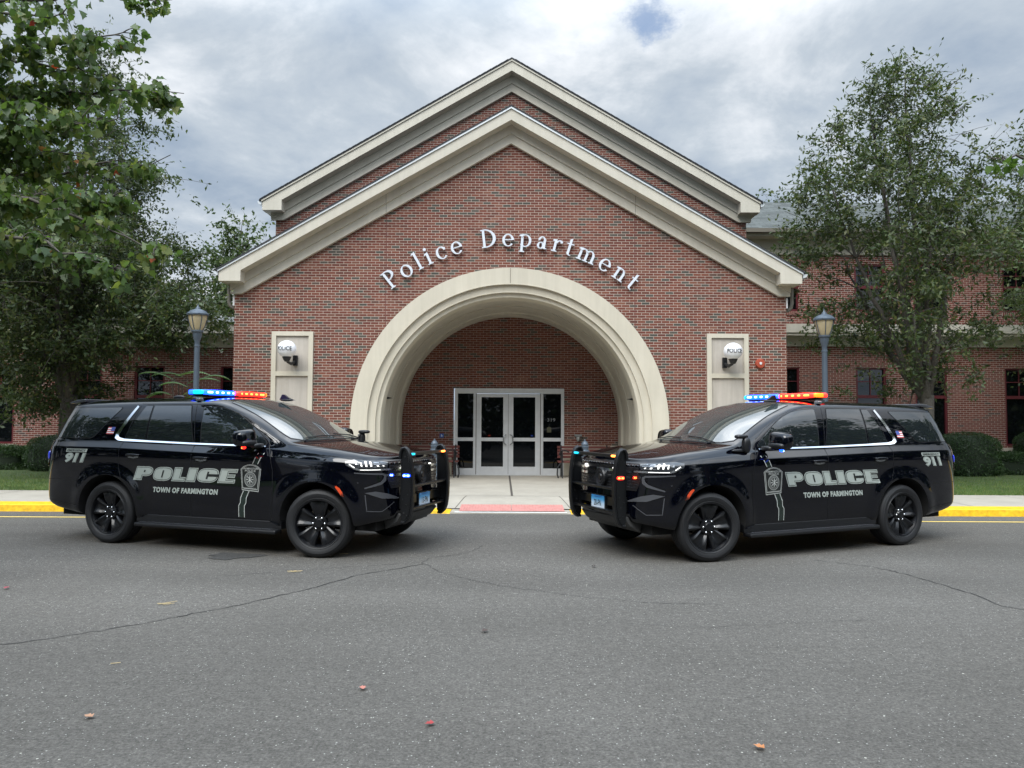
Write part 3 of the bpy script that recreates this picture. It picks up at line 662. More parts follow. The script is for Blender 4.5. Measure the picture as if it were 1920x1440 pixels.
def bollard(x, label):
    e = empty('bollard', (x, 17.05, ZS), 0, label, 'bollard', 'slate blue bollards by the entrance')
    m_ = MB(); m_.lathe([(.16, 0), (.16, .04), (.12, .08), (.11, .2), (.135, .22), (.135, .26), (.10, .29), (.088, .33), (.088, .74), (.105, .76), (.115, .80), (.10, .84), (.082, .85), (.082, .90), (.092, .905), (.092, .93), (.075, .94), (.082, .955), (.08, .985), (.06, 1.02), (.035, 1.045), (.02, 1.055), (.022, 1.07), (.004, 1.09)], seg=28)
    obj('post', m_, M['lamp_metal'], e, smooth=True)
bollard(-1.76, 'slate blue bollard with a rounded cap behind the left police car')
bollard(1.67, 'slate blue bollard with a rounded cap behind the right police car')
def bench(x, s, label):
    e = empty('bench', (x, 19.9, ZS), 0, label, 'bench', 'red benches in the porch')
    m_ = MB()
    for k in range(6): m_.box(-.72, .72, -.22 + k * .075, -.155 + k * .075, .40, .44)
    obj('seat', m_, M['redseat'], e, bevel=.006)
    m_ = MB()
    for k in range(4): m_.box(-.72, .72, .24 + k * .012, .265 + k * .012, .50 + k * .085, .57 + k * .085)
    obj('backrest', m_, M['redseat'], e, bevel=.006)
    for sx in (-1, 1):
        m_ = MB(); p = []
        for k in range(17):
            a = R(-60 + k * 300 / 16); p.append((sx * .66 + 0 * a, -.02 - .15 * math.cos(a) * 1.3, .56 + .13 * math.sin(a)))
        m_.tube([(sx * .62, y_, z_) for y_, z_ in ((-.30, .0), (-.27, .1), (-.22, .3), (-.20, .40), (-.25, .50), (-.26, .60), (-.18, .70), (0, .72), (.15, .66), (.25, .5))], .018, 8)
        m_.tube([(sx * .62 + sx * t_, y_, z_) for t_, y_, z_ in ((.10, -.24, 0), (.13, -.24, .10), (.12, -.24, .28), (.05, -.24, .38), (-.02, -.24, .42), (.02, -.24, .55), (.07, -.24, .63), (.03, -.24, .71), (-.08, -.24, .73), (-.18, -.24, .68))], .018, 8)
        m_.tube([(sx * .62, .25, 0), (sx * .62, .22, .3), (sx * .62, .28, .85)], .018, 8)
        obj('leg', m_, M['black'], e, smooth=True)
bench(-2.13, -1, 'red slatted bench with black scrolled arms left of the glass doors')
bench(1.95, 1, 'red slatted bench with black scrolled arms right of the glass doors')
# ------------------------------------------------------------------ police cars
M['paint'] = mat('black_car_paint', (.0008, .0011, .0032), .4, spec=.0, coat=1.0)
M['paint'].node_tree.nodes['Principled BSDF'].inputs['Coat Roughness'].default_value = .02
M['paint'].node_tree.nodes['Principled BSDF'].inputs['Coat IOR'].default_value = 1.53
M['carglass'] = mat('tinted_glass', (.010, .013, .015), .015, spec=.9, ior=1.65)
M['wsglass'] = mat('windshield_glass', (.035, .045, .045), .02, spec=1.0, ior=1.95)
M['seal'] = mat('black_seal', (.004, .004, .005), .5)
M['plastic'] = mat('black_plastic', (.006, .0065, .008), .42)
M['well'] = mat('wheel_well', (.004, .004, .004), .9)
M['chrome'] = mat('chrome', (.72, .74, .77), .10, 1.0)
M['tyre'] = mat('tyre_rubber', (.007, .0075, .009), .62, bump=.15, bscale=120)
M['rim'] = mat('black_rim', (.004, .0045, .006), .34, spec=.35, coat=.25)
M['rotor'] = mat('brake_rotor', (.22, .20, .17), .5, .5)
M['decal'] = mat('reflective_grey_decal', (.36, .40, .37), .4, var=.03)
M['decal_dark'] = mat('decal_outline', (.012, .014, .014), .35)
M['decal_line'] = mat('decal_line', (.42, .44, .42), .45)
M['decal_green'] = mat('dark_green_stripe', (.008, .018, .014), .2, coat=.6)
M['lens'] = mat('headlight_lens', (.03, .033, .037), .05, coat=1.0)
M['drl'] = mat('lit_white_led', (.9, .9, .9), .3, emis=(1, .97, .88), es=.75)
M['silver'] = mat('satin_silver', (.42, .43, .45), .22, .8)
M['satin'] = mat('satin_dark', (.10, .103, .112), .25, .4)
M['tail'] = mat('tail_lens', (.14, .008, .010), .08, coat=1.0)
M['orange'] = mat('orange_marker', (.62, .06, .012), .2, coat=1.0)
M['blue_on'] = mat('lit_blue', (.02, .10, .9), .2, emis=(.005, .05, 1.0), es=4.0)
M['blue_hot'] = mat('lit_blue_core', (.8, .9, 1), .2, emis=(.28, .50, 1.0), es=3.4)
M['cyan_on'] = mat('lit_cyan', (.02, .5, .7), .2, emis=(.0, .55, .85), es=.8)
M['red_on'] = mat('lit_red', (.9, .05, .02), .2, emis=(1.0, .012, .008), es=3.2)
M['red_hot'] = mat('lit_red_core', (1, .5, .1), .2, emis=(1.0, .22, .03), es=2.6)
M['amber_on'] = mat('lit_amber', (1, .3, .02), .2, emis=(1.0, .20, .01), es=.9)
M['blue_lens'] = mat('blue_lens', (.03, .06, .65), .15, coat=1.0)
M['flagred'] = mat('flag_red', (.45, .05, .06), .5)
M['flagblue'] = mat('flag_blue', (.05, .09, .32), .5)

def car_cage():
    zc = lambda x: 1.225 - .028 * max(0, x) if x < 2.5 else 1.155 - .035 * (x - 2.5)
    zb = lambda x: 1.345 - .055 * min(1, max(0, (x - .1) / 1.1)) - .012 * max(0, x - 1.2) if x > .1 else 1.345
    def door(x, zt=1.755, zr=1.885, bot=.30):
        c, b = zc(x), zb(x)
        dz = zr - 1.885
        ys = [0, .70, .93, .985, 1.008, 1.022, 1.026, 1.018, .962, .948, .805, .780, .700, .42, 0]
        z_ = [bot, bot, bot + .015, bot + .07, .58, .92, c - .045, c, b - .03, b + .0, zt + dz, 1.805 + dz, 1.845 + dz, 1.878 + dz, 1.888 + dz]
        return [(x, y, z) for y, z in zip(ys, z_)]
    st = []
    def rear(x, k, w_, bot):
        r = door(-.9, zr=1.85, bot=bot)
        o = []
        for i, (a, y, z) in enumerate(r):
            xx = x
            if i in (3, 4, 5): xx -= .05 * w_
            if i >= 9: xx += .13 * w_ * min(1, (z - 1.3) / .45 + .15)
            o.append((xx, y * (k if i < 9 else k ** 1.3), z))
        return o
    st += [rear(-1.20, .10, 1, .44), rear(-1.195, .42, 1, .44), rear(-1.16, .74, 1, .43), rear(-1.08, .91, 1, .42), rear(-.93, .975, .9, .40)]
    st += [door(-.66, zr=1.862, bot=.36), door(-.3, zr=1.872, bot=.33), door(.1, zr=1.882, bot=.31), door(.5), door(.9, zr=1.892), door(1.3, zr=1.89)]
    low = lambda x: door(x)[:9]
    st.append(low(1.66) + [(1.66, .950, zb(1.66)), (1.58, .805, 1.742), (1.57, .778, 1.79), (1.55, .70, 1.835), (1.50, .42, 1.868), (1.48, 0, 1.876)])
    st.append(low(1.95) + [(1.95, .948, zb(1.95)), (1.93, .842, 1.618), (1.915, .812, 1.668), (1.92, .73, 1.705), (1.90, .42, 1.748), (1.89, 0, 1.760)])
    st.append(low(2.2) + [(2.2, .942, zb(2.2)), (2.18, .882, 1.480), (2.17, .852, 1.528), (2.20, .765, 1.560), (2.22, .44, 1.608), (2.23, 0, 1.622)])
    st.append([(2.42, y, z) for x, y, z in door(2.42)[:9]] + [(2.42, .935, 1.268), (2.42, .905, 1.335), (2.42, .880, 1.378), (2.46, .785, 1.400), (2.52, .46, 1.440), (2.54, 0, 1.452)])
    st.append([(2.60, y, z) for x, y, z in door(2.6)[:8]] + [(2.6, .975, 1.225), (2.62, .935, 1.262), (2.64, .90, 1.295), (2.66, .855, 1.315), (2.70, .76, 1.318), (2.79, .44, 1.330), (2.83, 0, 1.335)])
    def hood(x, k, z, xo=0.0, bot=.31, yk=1.0, lo=1.0):
        c = zc(x)
        ys = [0, .70, .93 * lo, .985 * lo, 1.008, 1.024, 1.026, 1.014, .985, .945, .895, .83, .70, .40, 0]
        z_ = [bot, bot, bot + .015, bot + .07, .58, .90, c - .06, c - .01] + z
        return [(x - (xo if i > 8 else xo * .4 if i == 8 else 0), y * k, zz_) for i, (y, zz_) in enumerate(zip(ys, z_))]
    st.append(hood(2.88, 1, [1.190, 1.235, 1.270, 1.290, 1.298, 1.322, 1.330], -.03))
    st.append(hood(3.2, 1, [1.175, 1.215, 1.245, 1.262, 1.272, 1.298, 1.306]))
    st.append(hood(3.46, .985, [1.155, 1.190, 1.215, 1.228, 1.238, 1.268, 1.276], .0, .34))
    st.append(hood(3.64, .935, [1.135, 1.162, 1.182, 1.195, 1.208, 1.238, 1.245], .02, .38))
    st.append(hood(3.78, .82, [1.115, 1.140, 1.160, 1.172, 1.182, 1.208, 1.215], .04, .41))
    def nose(x, k):
        r = hood(x, k, [1.10, 1.125, 1.145, 1.158, 1.168, 1.185, 1.19], .05, .43)
        return [(a + (.03 if 3 <= i <= 4 else 0), b, c) for i, (a, b, c) in enumerate(r)]
    st += [nose(3.855, .62), nose(3.89, .36), nose(3.90, .10)]
    mb = MB(); n = 15; full = 2 * n - 2
    cre = {}
    for r in st:
        left = r; right = [(x, -y, z) for x, y, z in r[1:-1]][::-1]
        mb.v += left + right
    for s in range(len(st) - 1):
        for k in range(full):
            mb.f.append((s * full + k, s * full + (k + 1) % full, (s + 1) * full + (k + 1) % full, (s + 1) * full + k))
    last = (len(st) - 1) * full
    for off in (0, last):      # caps as quads across
        for i in range(n - 1):
            a, b = i, i + 1
            ra = (full - i) % full; rb = (full - i - 1) % full
            if a == 0: mb.f.append((off + 0, off + 1, off + full - 1))
            elif b == n - 1: mb.f.append((off + a, off + b, off + ra))
            else: mb.f.append((off + a, off + b, off + rb, off + ra))
    mb.mi = [0] * len(mb.f)
    return mb, st, full

def build_body():
    mb, st, full = car_cage()
    o = obj('cage', mb, [M['paint'], M['well']])
    me = o.data
    att = me.attributes.new('crease_edge', 'FLOAT', 'EDGE')
    cr_ring = {7: 1.0, 8: .85, 11: .25, 2: .4, 3: .2}
    for e in me.edges:
        a, b = e.vertices; sa, ka = divmod(a, full); sb, kb = divmod(b, full)
        ka2 = ka if ka <= 14 else full - ka; kb2 = kb if kb <= 14 else full - kb
        v = 0
        if sa != sb and ka == kb:
            v = cr_ring.get(ka2, 0); s = min(sa, sb)
            if s >= 14 and ka2 in (8,): v = .25
            if s < 4 and ka2 in (11,): v = .6
            if s >= 18 and ka2 == 7: v = .5
        if sa == sb and sa in (15,) and ka2 >= 11 and kb2 >= 11: v = .5
        if sa == sb and sa == 11 and ka2 >= 12 and kb2 >= 12: v = .2
        att.data[e.index].value = v
    ss = o.modifiers.new('s', 'SUBSURF'); ss.levels = ss.render_levels = 3
    dg = bpy.context.evaluated_depsgraph_get(); m2 = bpy.data.meshes.new_from_object(o.evaluated_get(dg)); bpy.data.objects.remove(o)
    # wheel arch lips swell gently out of the flank
    for v in m2.vertices:
        x, y, z = v.co
        if abs(y) > .8 and z < 1.05:
            for cx_, r0_ in ((0, .495), (3.066, .497)):
                r = math.hypot(x - cx_, z - .41)
                t = max(0, 1 - abs(r - r0_) / .16)
                v.co.y += math.copysign(.026 * t * t * (3 - 2 * t), y) * min(1, max(0, (1.03 - z) / .15))
        if 1.29 < z < 1.80 and abs(y) > .70 and x < 2.4:   # barrel-curved side glass
            v.co.y += math.copysign(.022 * math.sin(math.pi * (z - 1.29) / .51) * min(1, (2.4 - x) / .5), y)
    b = bpy.data.objects.new('body', m2); COL.objects.link(b)
    cut = MB()
    for cx_, r_ in ((0, .470), (3.066, .472)):
        for s in (-1, 1):
            cut.lathe([(r_, s * .60), (r_, s * 1.3)], (cx_, 0, .41), 'Y', 64)
            cut.box(cx_ - r_, cx_ + r_, min(s * .601, s * 1.29), max(s * .601, s * 1.29), -.2, .41)
    for k in range(0, 1): pass
    c = obj('cutter', cut, [M['paint'], M['well']])
    c.data.polygons.foreach_set('material_index', [1] * len(c.data.polygons))
    bo = b.modifiers.new('b', 'BOOLEAN'); bo.operation = 'DIFFERENCE'; bo.object = c; bo.solver = 'EXACT'; bo.use_self = True
    bo.material_mode = 'TRANSFER'
    dg = bpy.context.evaluated_depsgraph_get(); m3 = bpy.data.meshes.new_from_object(b.evaluated_get(dg))
    bpy.data.objects.remove(b); bpy.data.objects.remove(c)
    m3.polygons.foreach_set('use_smooth', [True] * len(m3.polygons)); m3.set_sharp_from_angle(angle=R(38))
    m3.name = 'car_body'
    return m3
CAR_ME = build_body()
BVH = BVHTree.FromPolygons([v.co.copy() for v in CAR_ME.vertices], [tuple(p.vertices) for p in CAR_ME.polygons])
def side_pt(x, z, s, off=.003):
    h = BVH.ray_cast(Vector((x, s * 2.5, z)), Vector((0, -s, 0)))
    return (x, h[0].y + s * off, z) if h[0] else (x, s * 1.0, z)
def top_pt(x, y, s=1, off=.003):
    h = BVH.ray_cast(Vector((x, y, 3)), Vector((0, 0, -1)))
    return tuple(h[0] + h[1] * off * (1 if h[1].z > 0 else -1)) if h[0] else (x, y, 1.2)
def nose_pt(phi, z, s=1, off=.003):
    d = Vector((math.cos(R(phi)), math.sin(R(phi)), 0)); h = BVH.ray_cast(Vector((3.0, 0, z)) + d * 3, -d)
    return tuple(h[0] + d * off) if h[0] else tuple(Vector((3.0, 0, z)) + d * .9)
def tail_pt(phi, z, s=1, off=.003):
    d = Vector((-math.cos(R(phi)), math.sin(R(phi)), 0)); h = BVH.ray_cast(Vector((-.4, 0, z)) + d * 3, -d)
    return tuple(h[0] + d * off) if h[0] else tuple(Vector((-.4, 0, z)) + d * .9)
def patch(mb, poly, step, fn):
    """convex outline filled with a fine grid that hugs the body"""
    xs = [p[0] for p in poly]; ys = [p[1] for p in poly]
    sx, sy = step; bm = bmesh.new(); nx = max(1, math.ceil((max(xs) - min(xs)) / sx)); ny = max(1, math.ceil((max(ys) - min(ys)) / sy))
    vv = [[bm.verts.new((min(xs) + (max(xs) - min(xs)) * i / nx, min(ys) + (max(ys) - min(ys)) * j / ny, 0)) for i in range(nx + 1)] for j in range(ny + 1)]
    for j in range(ny):
        for i in range(nx): bm.faces.new((vv[j][i], vv[j][i + 1], vv[j + 1][i + 1], vv[j + 1][i]))
    area = sum(poly[i][0] * poly[(i + 1) % len(poly)][1] - poly[(i + 1) % len(poly)][0] * poly[i][1] for i in range(len(poly)))
    pl_ = poly if area > 0 else poly[::-1]
    for a, b in zip(pl_, pl_[1:] + pl_[:1]):
        n = Vector((b[1] - a[1], -(b[0] - a[0]), 0))
        if n.length < 1e-9: continue
        bmesh.ops.bisect_plane(bm, geom=bm.verts[:] + bm.edges[:] + bm.faces[:], dist=1e-6, plane_co=(a[0], a[1], 0), plane_no=n, clear_outer=True)
    bm.verts.ensure_lookup_table(); bm.verts.index_update()
    mb.add([fn(v.co.x, v.co.y) for v in bm.verts], [tuple(v.index for v in f.verts) for f in bm.faces]); bm.free()
def ribbon(mb, pts, wd, fn, step=.05, ax=1.0):
    """a strip along pts; ax = metres per unit of the first coordinate"""
    P = [pts[0]]
    W_ = wd if isinstance(wd, (list, tuple)) else [wd] * len(pts); ws = [W_[0]]
    for (a, b), (wa, wb) in zip(zip(pts, pts[1:]), zip(W_, W_[1:])):
        n = max(1, int(math.hypot((b[0] - a[0]) * ax, b[1] - a[1]) / step))
        for k in range(1, n + 1): P.append((a[0] + (b[0] - a[0]) * k / n, a[1] + (b[1] - a[1]) * k / n)); ws.append(wa + (wb - wa) * k / n)
    vs, fs = [], []
    for i, p in enumerate(P):
        a = P[max(0, i - 1)]; b = P[min(len(P) - 1, i + 1)]; dx, dy = (b[0] - a[0]) * ax, b[1] - a[1]; l = math.hypot(dx, dy) or 1
        nx, ny = -dy / l * ws[i] / 2 / ax, dx / l * ws[i] / 2
        vs += [fn(p[0] - nx, p[1] - ny), fn(p[0] + nx, p[1] + ny)]
    for i in range(len(P) - 1): fs.append((2 * i, 2 * i + 2, 2 * i + 3, 2 * i + 1))
    mb.add(vs, fs)
def superell(mb, c, r, e=.55, seg=20, rings=12, fn=None):
    sg = lambda v, p: math.copysign(abs(v) ** p, v); vs, fs = [], []
    for i in range(rings + 1):
        a = -math.pi / 2 + math.pi * i / rings
        for k in range(seg):
            t = 2 * math.pi * k / seg
            p = (c[0] + r[0] * sg(math.cos(a), e) * sg(math.cos(t), e), c[1] + r[1] * sg(math.cos(a), e) * sg(math.sin(t), e), c[2] + r[2] * sg(math.sin(a), e))
            vs.append(fn(p) if fn else p)
    for i in range(rings):
        for k in range(seg): fs.append((i * seg + k, i * seg + (k + 1) % seg, (i + 1) * seg + (k + 1) % seg, (i + 1) * seg + k))
    mb.add(vs, fs)

def plate_mat():
    m = bpy.data.materials.new('blue_white_plate'); m.use_nodes = True; t = NT(m.node_tree); b = t.n['Principled BSDF']
    s = t.node('ShaderNodeSeparateXYZ', ins={0: t.node('ShaderNodeTexCoord').outputs['Object']})
    f = t.node('ShaderNodeMapRange', ins={0: s.outputs[2], 1: .555, 2: .70}).outputs[0]
    t.l.new(t.ramp(f, [(0, (.62, .68, .76)), (.35, (.45, .60, .74)), (.7, (.05, .30, .58)), (1, (.02, .20, .48))]), b.inputs['Base Color']); b.inputs['Roughness'].default_value = .4
    return m
M['plate'] = plate_mat()

CAR_S = 1.027
SHIELD = [(2.050, 1.006), (2.10, 1.042), (2.150, 1.058), (2.195, 1.062), (2.245, 1.056), (2.295, 1.036), (2.337, 1.006), (2.300, .736), (2.066, .752)]
def scale_poly(p, k):
    cx_ = sum(a for a, b in p) / len(p); cy_ = sum(b for a, b in p) / len(p)
    return [(cx_ + (a - cx_) * k, cy_ + (b - cy_) * k) for a, b in p]
def build_car(plate_text, steer):
    car = empty('police_car', (0, 0, 0), 0)
    part = lambda name, mb, mt, parent=None, **kw: obj(name, mb, mt, parent or car, **kw)
    body = bpy.data.objects.new('body', CAR_ME); COL.objects.link(body); body.parent = car
    for s in (-1, 1):
        P = lambda off: (lambda x, z: side_pt(x, z, s, off))
        N = lambda off: (lambda f, z: nose_pt(f * s, z, 1, off))
        T = lambda off: (lambda f, z: tail_pt(f * s, z, 1, off))
        rev = lambda pl_: pl_
        # side glass with its black surrounds
        def glass(name, poly, mt='carglass', grow=.012):
            se = MB(); g_ = []
            cx_ = sum(p[0] for p in poly) / len(poly); cz_ = sum(p[1] for p in poly) / len(poly)
            for x, z in poly:
                dx, dz = x - cx_, z - cz_; l = math.hypot(dx, dz); g_.append((x + dx / l * grow, z + dz / l * grow))
            gl = MB(); patch(gl, poly, (.08, .08), P(.006)); o = part(name, gl, M[mt], smooth=True, angle=0, fixn=False)
            patch(se, g_, (.08, .08), P(.003)); part('window_seal', se, M['seal'], o, smooth=True, angle=0, fixn=False)
        glass('window', [(1.392, 1.316), (2.315, 1.300), (2.335, 1.312), (2.325, 1.335), (2.22, 1.43), (2.118, 1.508), (1.98, 1.600), (1.85, 1.668), (1.72, 1.715), (1.60, 1.742), (1.50, 1.754), (1.335, 1.762), (1.322, 1.75)])
        glass('window', [(.565, 1.335), (1.262, 1.316), (1.268, 1.33), (1.118, 1.760), (1.105, 1.768), (.535, 1.768)])
        glass('window', [(.215, 1.372), (.235, 1.352), (.530, 1.337), (.506, 1.766), (.405, 1.766), (.395, 1.755)])
        glass('quarter_window', [(-.985, 1.355), (-.97, 1.346), (-.38, 1.346), (-.33, 1.356), (-.29, 1.385), (.012, 1.728), (.0, 1.744), (-.84, 1.735), (-.862, 1.722)])
        c_ = MB(); ribbon(c_, [(.272, 1.762), (.11, 1.455), (.078, 1.395), (.082, 1.362), (.12, 1.338), (.20, 1.326), (.6, 1.313), (1.25, 1.295), (1.9, 1.284), (2.34, 1.276)], [.036, .050, .052, .046, .036, .028, .020, .018, .017, .012], P(.007), .03)
        for i in range(0, len(c_.v), 2):      # raised lower lip so the moulding faces the sky
            k_ = i if c_.v[i][2] < c_.v[i + 1][2] else i + 1; x_, y_, z_ = c_.v[k_]; c_.v[k_] = (x_, y_ + s * (.014 if z_ < 1.36 else .0), z_)
        part('chrome_trim', c_, M['chrome'], smooth=True, angle=0, fixn=False)
        gp = MB()
        for pts in ([(.318, 1.80), (.20, 1.30), (.183, 1.22), (.186, .98), (.24, .86), (.36, .74), (.46, .58), (.49, .40)], [(1.185, 1.81), (1.298, 1.31), (1.312, 1.20), (1.312, .95), (1.300, .40)], [(2.375, 1.29), (2.455, 1.16), (2.492, 1.0), (2.492, .80), (2.478, .40)], [(.32, 1.79), (1.45, 1.782), (1.68, 1.752), (1.90, 1.675), (2.14, 1.54), (2.34, 1.39)], [(-1.13, .795), (-.80, .800), (-.52, .79)], [(.55, .385), (2.46, .385)], [(-1.16, .53), (-.49, .47)]):
            ribbon(gp, pts, .007, P(.002), .04)
        part('panel_gap', gp, M['seal'], fixn=False)
        for hx, hz in ((.42, 1.138), (1.462, 1.122)):
            h = MB(); y_ = abs(side_pt(hx, hz, s, 0)[1])
            superell(h, (hx, s * (y_ + .030), hz), (.095, .014, .017), .6)
            superell(h, (hx + .09, s * (y_ + .012), hz), (.02, .02, .014), .7); superell(h, (hx - .09, s * (y_ + .012), hz), (.02, .02, .014), .7)
            ho = part('door_handle', h, M['paint'], smooth=True, angle=0)
            h = MB(); ribbon(h, [(hx - .08, hz - .022), (hx, hz - .034), (hx + .08, hz - .022)], .02, P(.004)); part('handle_cup', h, M['silver'], ho, fixn=False)
            h = MB(); ribbon(h, [(hx - .10, hz - .020), (hx - .06, hz - .036), (hx, hz - .044), (hx + .06, hz - .036), (hx + .10, hz - .020)], .026, P(.003)); part('handle_cup', h, M['seal'], ho, fixn=False)
        # ---- markings
        def words(name, body_, x0, x1, z0, z1, lean, layers, spacing=1.0):
            mb = MB(); bounds = None
            for li, (off_, mt_, dist) in enumerate(layers):
                v, f = text_mesh(body_, 1, off_, 0, spacing=spacing)
                if bounds is None: bounds = (min(q[0] for q in v), max(q[0] for q in v), min(q[1] for q in v), max(q[1] for q in v))
                bx0, bx1, by0, by1 = bounds; out = []
                for a, b, c in v:
                    u, t_ = (a - bx0) / (bx1 - bx0), (b - by0) / (by1 - by0)
                    uu = u if s < 0 else 1 - u
                    out.append(side_pt(x0 + uu * (x1 - x0 - lean) + t_ * lean, z0 + t_ * (z1 - z0), s, dist))
                mb.cur = li; mb.add(out, f)
            return part(name, mb, [M[l[1]] for l in layers], fixn=False)
        def block_word(x0, x1, z0, z1, lean):
            sup = lambda w_, t: (w_ / 2 + w_ / 2 * math.copysign(abs(math.cos(t)) ** .62, math.cos(t)), .5 + .5 * math.copysign(abs(math.sin(t)) ** .75, math.sin(t)))
            O_ = [sup(1.65, 2 * math.pi * k / 36) for k in range(36)]
            C_ = [sup(1.75, 2 * math.pi * k / 36) for k in range(36)]
            P_ = [(0, 0), (.72, 0), (.72, .30), (1.05, .30), (1.30, .34), (1.48, .46), (1.55, .65), (1.48, .84), (1.30, .96), (1.05, 1), (0, 1)]
            E_ = [(0, 0), (1.40, 0), (1.40, .27), (.72, .27), (.72, .38), (1.30, .38), (1.30, .62), (.72, .62), (.72, .73), (1.40, .73), (1.40, 1), (0, 1)]
            sl = lambda a, b, c, d: [(a, c), (b, c), (b, d), (a, d)]
            G = [(P_, 1.55, [sl(.74, .88, .58, .74)]), (O_, 1.65, [sl(.76, .89, .24, .76)]), ([(0, 0), (1.15, 0), (1.15, .32), (.70, .32), (.70, 1), (0, 1)], 1.15, []), (sl(0, .80, 0, 1), .80, []), (C_, 1.75, [sl(.78, .93, .24, .76), sl(.931, 1.78, .42, .60)]), (E_, 1.40, [])]
            tot_ = sum(g_[1] for g_ in G) + .07 * 5; mb = MB(); pos_ = 0
            def inset(p, d):
                n = len(p); out = []
                for i in range(n):
                    a, b, c = Vector(p[i - 1]), Vector(p[i]), Vector(p[(i + 1) % n]); e1, e2 = (b - a).normalized(), (c - b).normalized()
                    n1_, n2_ = Vector((-e1.y, e1.x)), Vector((-e2.y, e2.x)); m_ = n1_ + n2_; k_ = max(.5, m_.dot(n1_)); out.append(tuple(b + m_ * (d / k_)))
                return out
            for poly, w_, holes in G:
                for li, (pl_, mi, dist) in enumerate([(poly, 0, .004), (inset(poly, .06), 1, .0055), (inset(poly, .095), 0, .007)] + [(h_, 1, .0085) for h_ in holes] ):
                    out = []
                    for a, b in pl_:
                        u = (pos_ + a) / tot_; uu = u if s < 0 else 1 - u; out.append(side_pt(x0 + uu * (x1 - x0 - lean) + b * lean, z0 + b * (z1 - z0), s, dist))
                    mb.cur = mi; mb.add(out, [tuple(range(len(out)))])
                pos_ += w_ + .07
            return part('police_lettering', mb, [M['decal'], M['decal_dark']], fixn=False)
        block_word(.43, 2.016, .826, 1.0, .060)
        words('town_lettering', 'TOWN OF FARMINGTON', .728, 1.72, .680, .748, .012, [(.060, 'decal', .004)], 1.14)
        words('number_lettering', '911', -.745, -.345, 1.018, 1.150, .060, [(.075, 'decal', .004), (.040, 'decal_dark', .0055), (.030, 'decal', .007)], .98)
        mb = MB(); patch(mb, [(-.70, 1.158), (-.345, 1.158), (-.328, 1.203), (-.688, 1.203)], (.1, .1), P(.0045)); eb = part('number_banner', mb, M['decal'], fixn=False)
        wl_ = words('banner_lettering', 'EMERGENCY', -.675, -.352, 1.166, 1.196, .008, [(.022, 'decal_dark', .007)]); wl_.parent = eb
        # shield with striping
        mb = MB()
        for k, (sc_, mt_, d) in enumerate(((1.0, 0, .0045), (.955, 1, .006), (.90, 0, .0075), (.855, 1, .009))):
            mb.cur = mt_; patch(mb, scale_poly(SHIELD, sc_), (.07, .07), P(d))
        cx_, cz_ = 2.190, .882
        for k, (r_, mt_) in enumerate(((.090, 0), (.084, 1), (.080, 2), (.066, 1), (.062, 0), (.058, 1))):
            mb.cur = mt_; mb.add([side_pt(cx_ + r_ * .95 * math.cos(t * math.pi / 14), cz_ + r_ * math.sin(t * math.pi / 14), s, .0105 + k * .0012) for t in range(28)], [tuple(range(28))])
        mb.cur = 0
        for k in range(8):
            a = k * math.pi / 4; mb.add([side_pt(cx_ + q * math.cos(a + w_), cz_ + q * math.sin(a + w_), s, .0185) for q, w_ in ((.022, -.25), (.05, -.12), (.05, .12), (.022, .25))], [(0, 1, 2, 3)])
        mb.add([side_pt(cx_ + q, cz_ + r_, s, .0195) for q, r_ in ((-.014, -.02), (.014, -.02), (.006, .035), (-.006, .035))], [(0, 1, 2, 3)])
        sh = part('shield_decal', mb, [M['decal_line'], M['decal_dark'], mat('shield_grey', (.14, .15, .145), .5) if 'shield_grey' not in bpy.data.materials else bpy.data.materials['shield_grey']], fixn=False)
        for body_, x0, x1, z0, z1 in (('FARMINGTON', 2.085, 2.300, 1.000, 1.022), ('POLICE', 2.115, 2.268, .974, .994), ('CONNECTICUT', 2.105, 2.270, .768, .783)):
            o = words('shield_lettering', body_, x0, x1, z0, z1, 0, [(.012, 'decal_line', .012)]); o.parent = sh
        mb = MB()
        for dx in (0, .080): 
            ribbon(mb, [(2.276 + dx, 1.200), (2.216 + dx * .9, 1.068)], .010, P(.0045)); ribbon(mb, [(2.088 + dx, .744), (2.046 + dx, .660), (2.040 + dx, .60), (2.016 + dx, .565), (2.010 + dx, .425)], .010, P(.0045))
        part('pinstripe', mb, M['decal_line'], fixn=False)
        mb = MB(); ribbon(mb, [(2.316, 1.200), (2.252, 1.068)], .066, P(.003)); ribbon(mb, [(2.128, .744), (2.086, .660), (2.080, .60), (2.056, .565), (2.050, .425)], .066, P(.003)); part('green_stripe', mb, M['decal_green'], fixn=False)
        # flag
        mb = MB(); xa, xb, za, zb_ = -.112, .004, 1.398, 1.488
        for k in range(7):
            z0 = za + (zb_ - za) * k / 7; z1 = za + (zb_ - za) * (k + 1) / 7; sh_ = .18
            mb.cur = k % 2; q = [(xa + (z0 - za) * sh_, z0), (xb + (z0 - za) * sh_, z0), (xb + (z1 - za) * sh_, z1), (xa + (z1 - za) * sh_, z1)]
            mb.add([side_pt(a, b, s, .005) for a, b in q], [(0, 1, 2, 3)])
        mb.cur = 2; mb.add([side_pt(a, b, s, .0075) for a, b in ((-.048, 1.438), (.011, 1.438), (.020, 1.488), (-.039, 1.488))], [(0, 1, 2, 3)])
        part('flag_decal', mb, [M['flagred'], M['white'], M['flagblue']], fixn=False)
        # ---- head lamp and front corner
        hl = MB(); patch(hl, [(40.0, 1.046), (58.5, 1.046), (62.5, 1.052), (65.5, 1.078), (66.0, 1.128), (60.5, 1.146), (50, 1.132), (39.2, 1.112)], (1.5, .03), N(.006)); hlo = part('headlight', hl, M['lens'], smooth=True, angle=0, fixn=False)
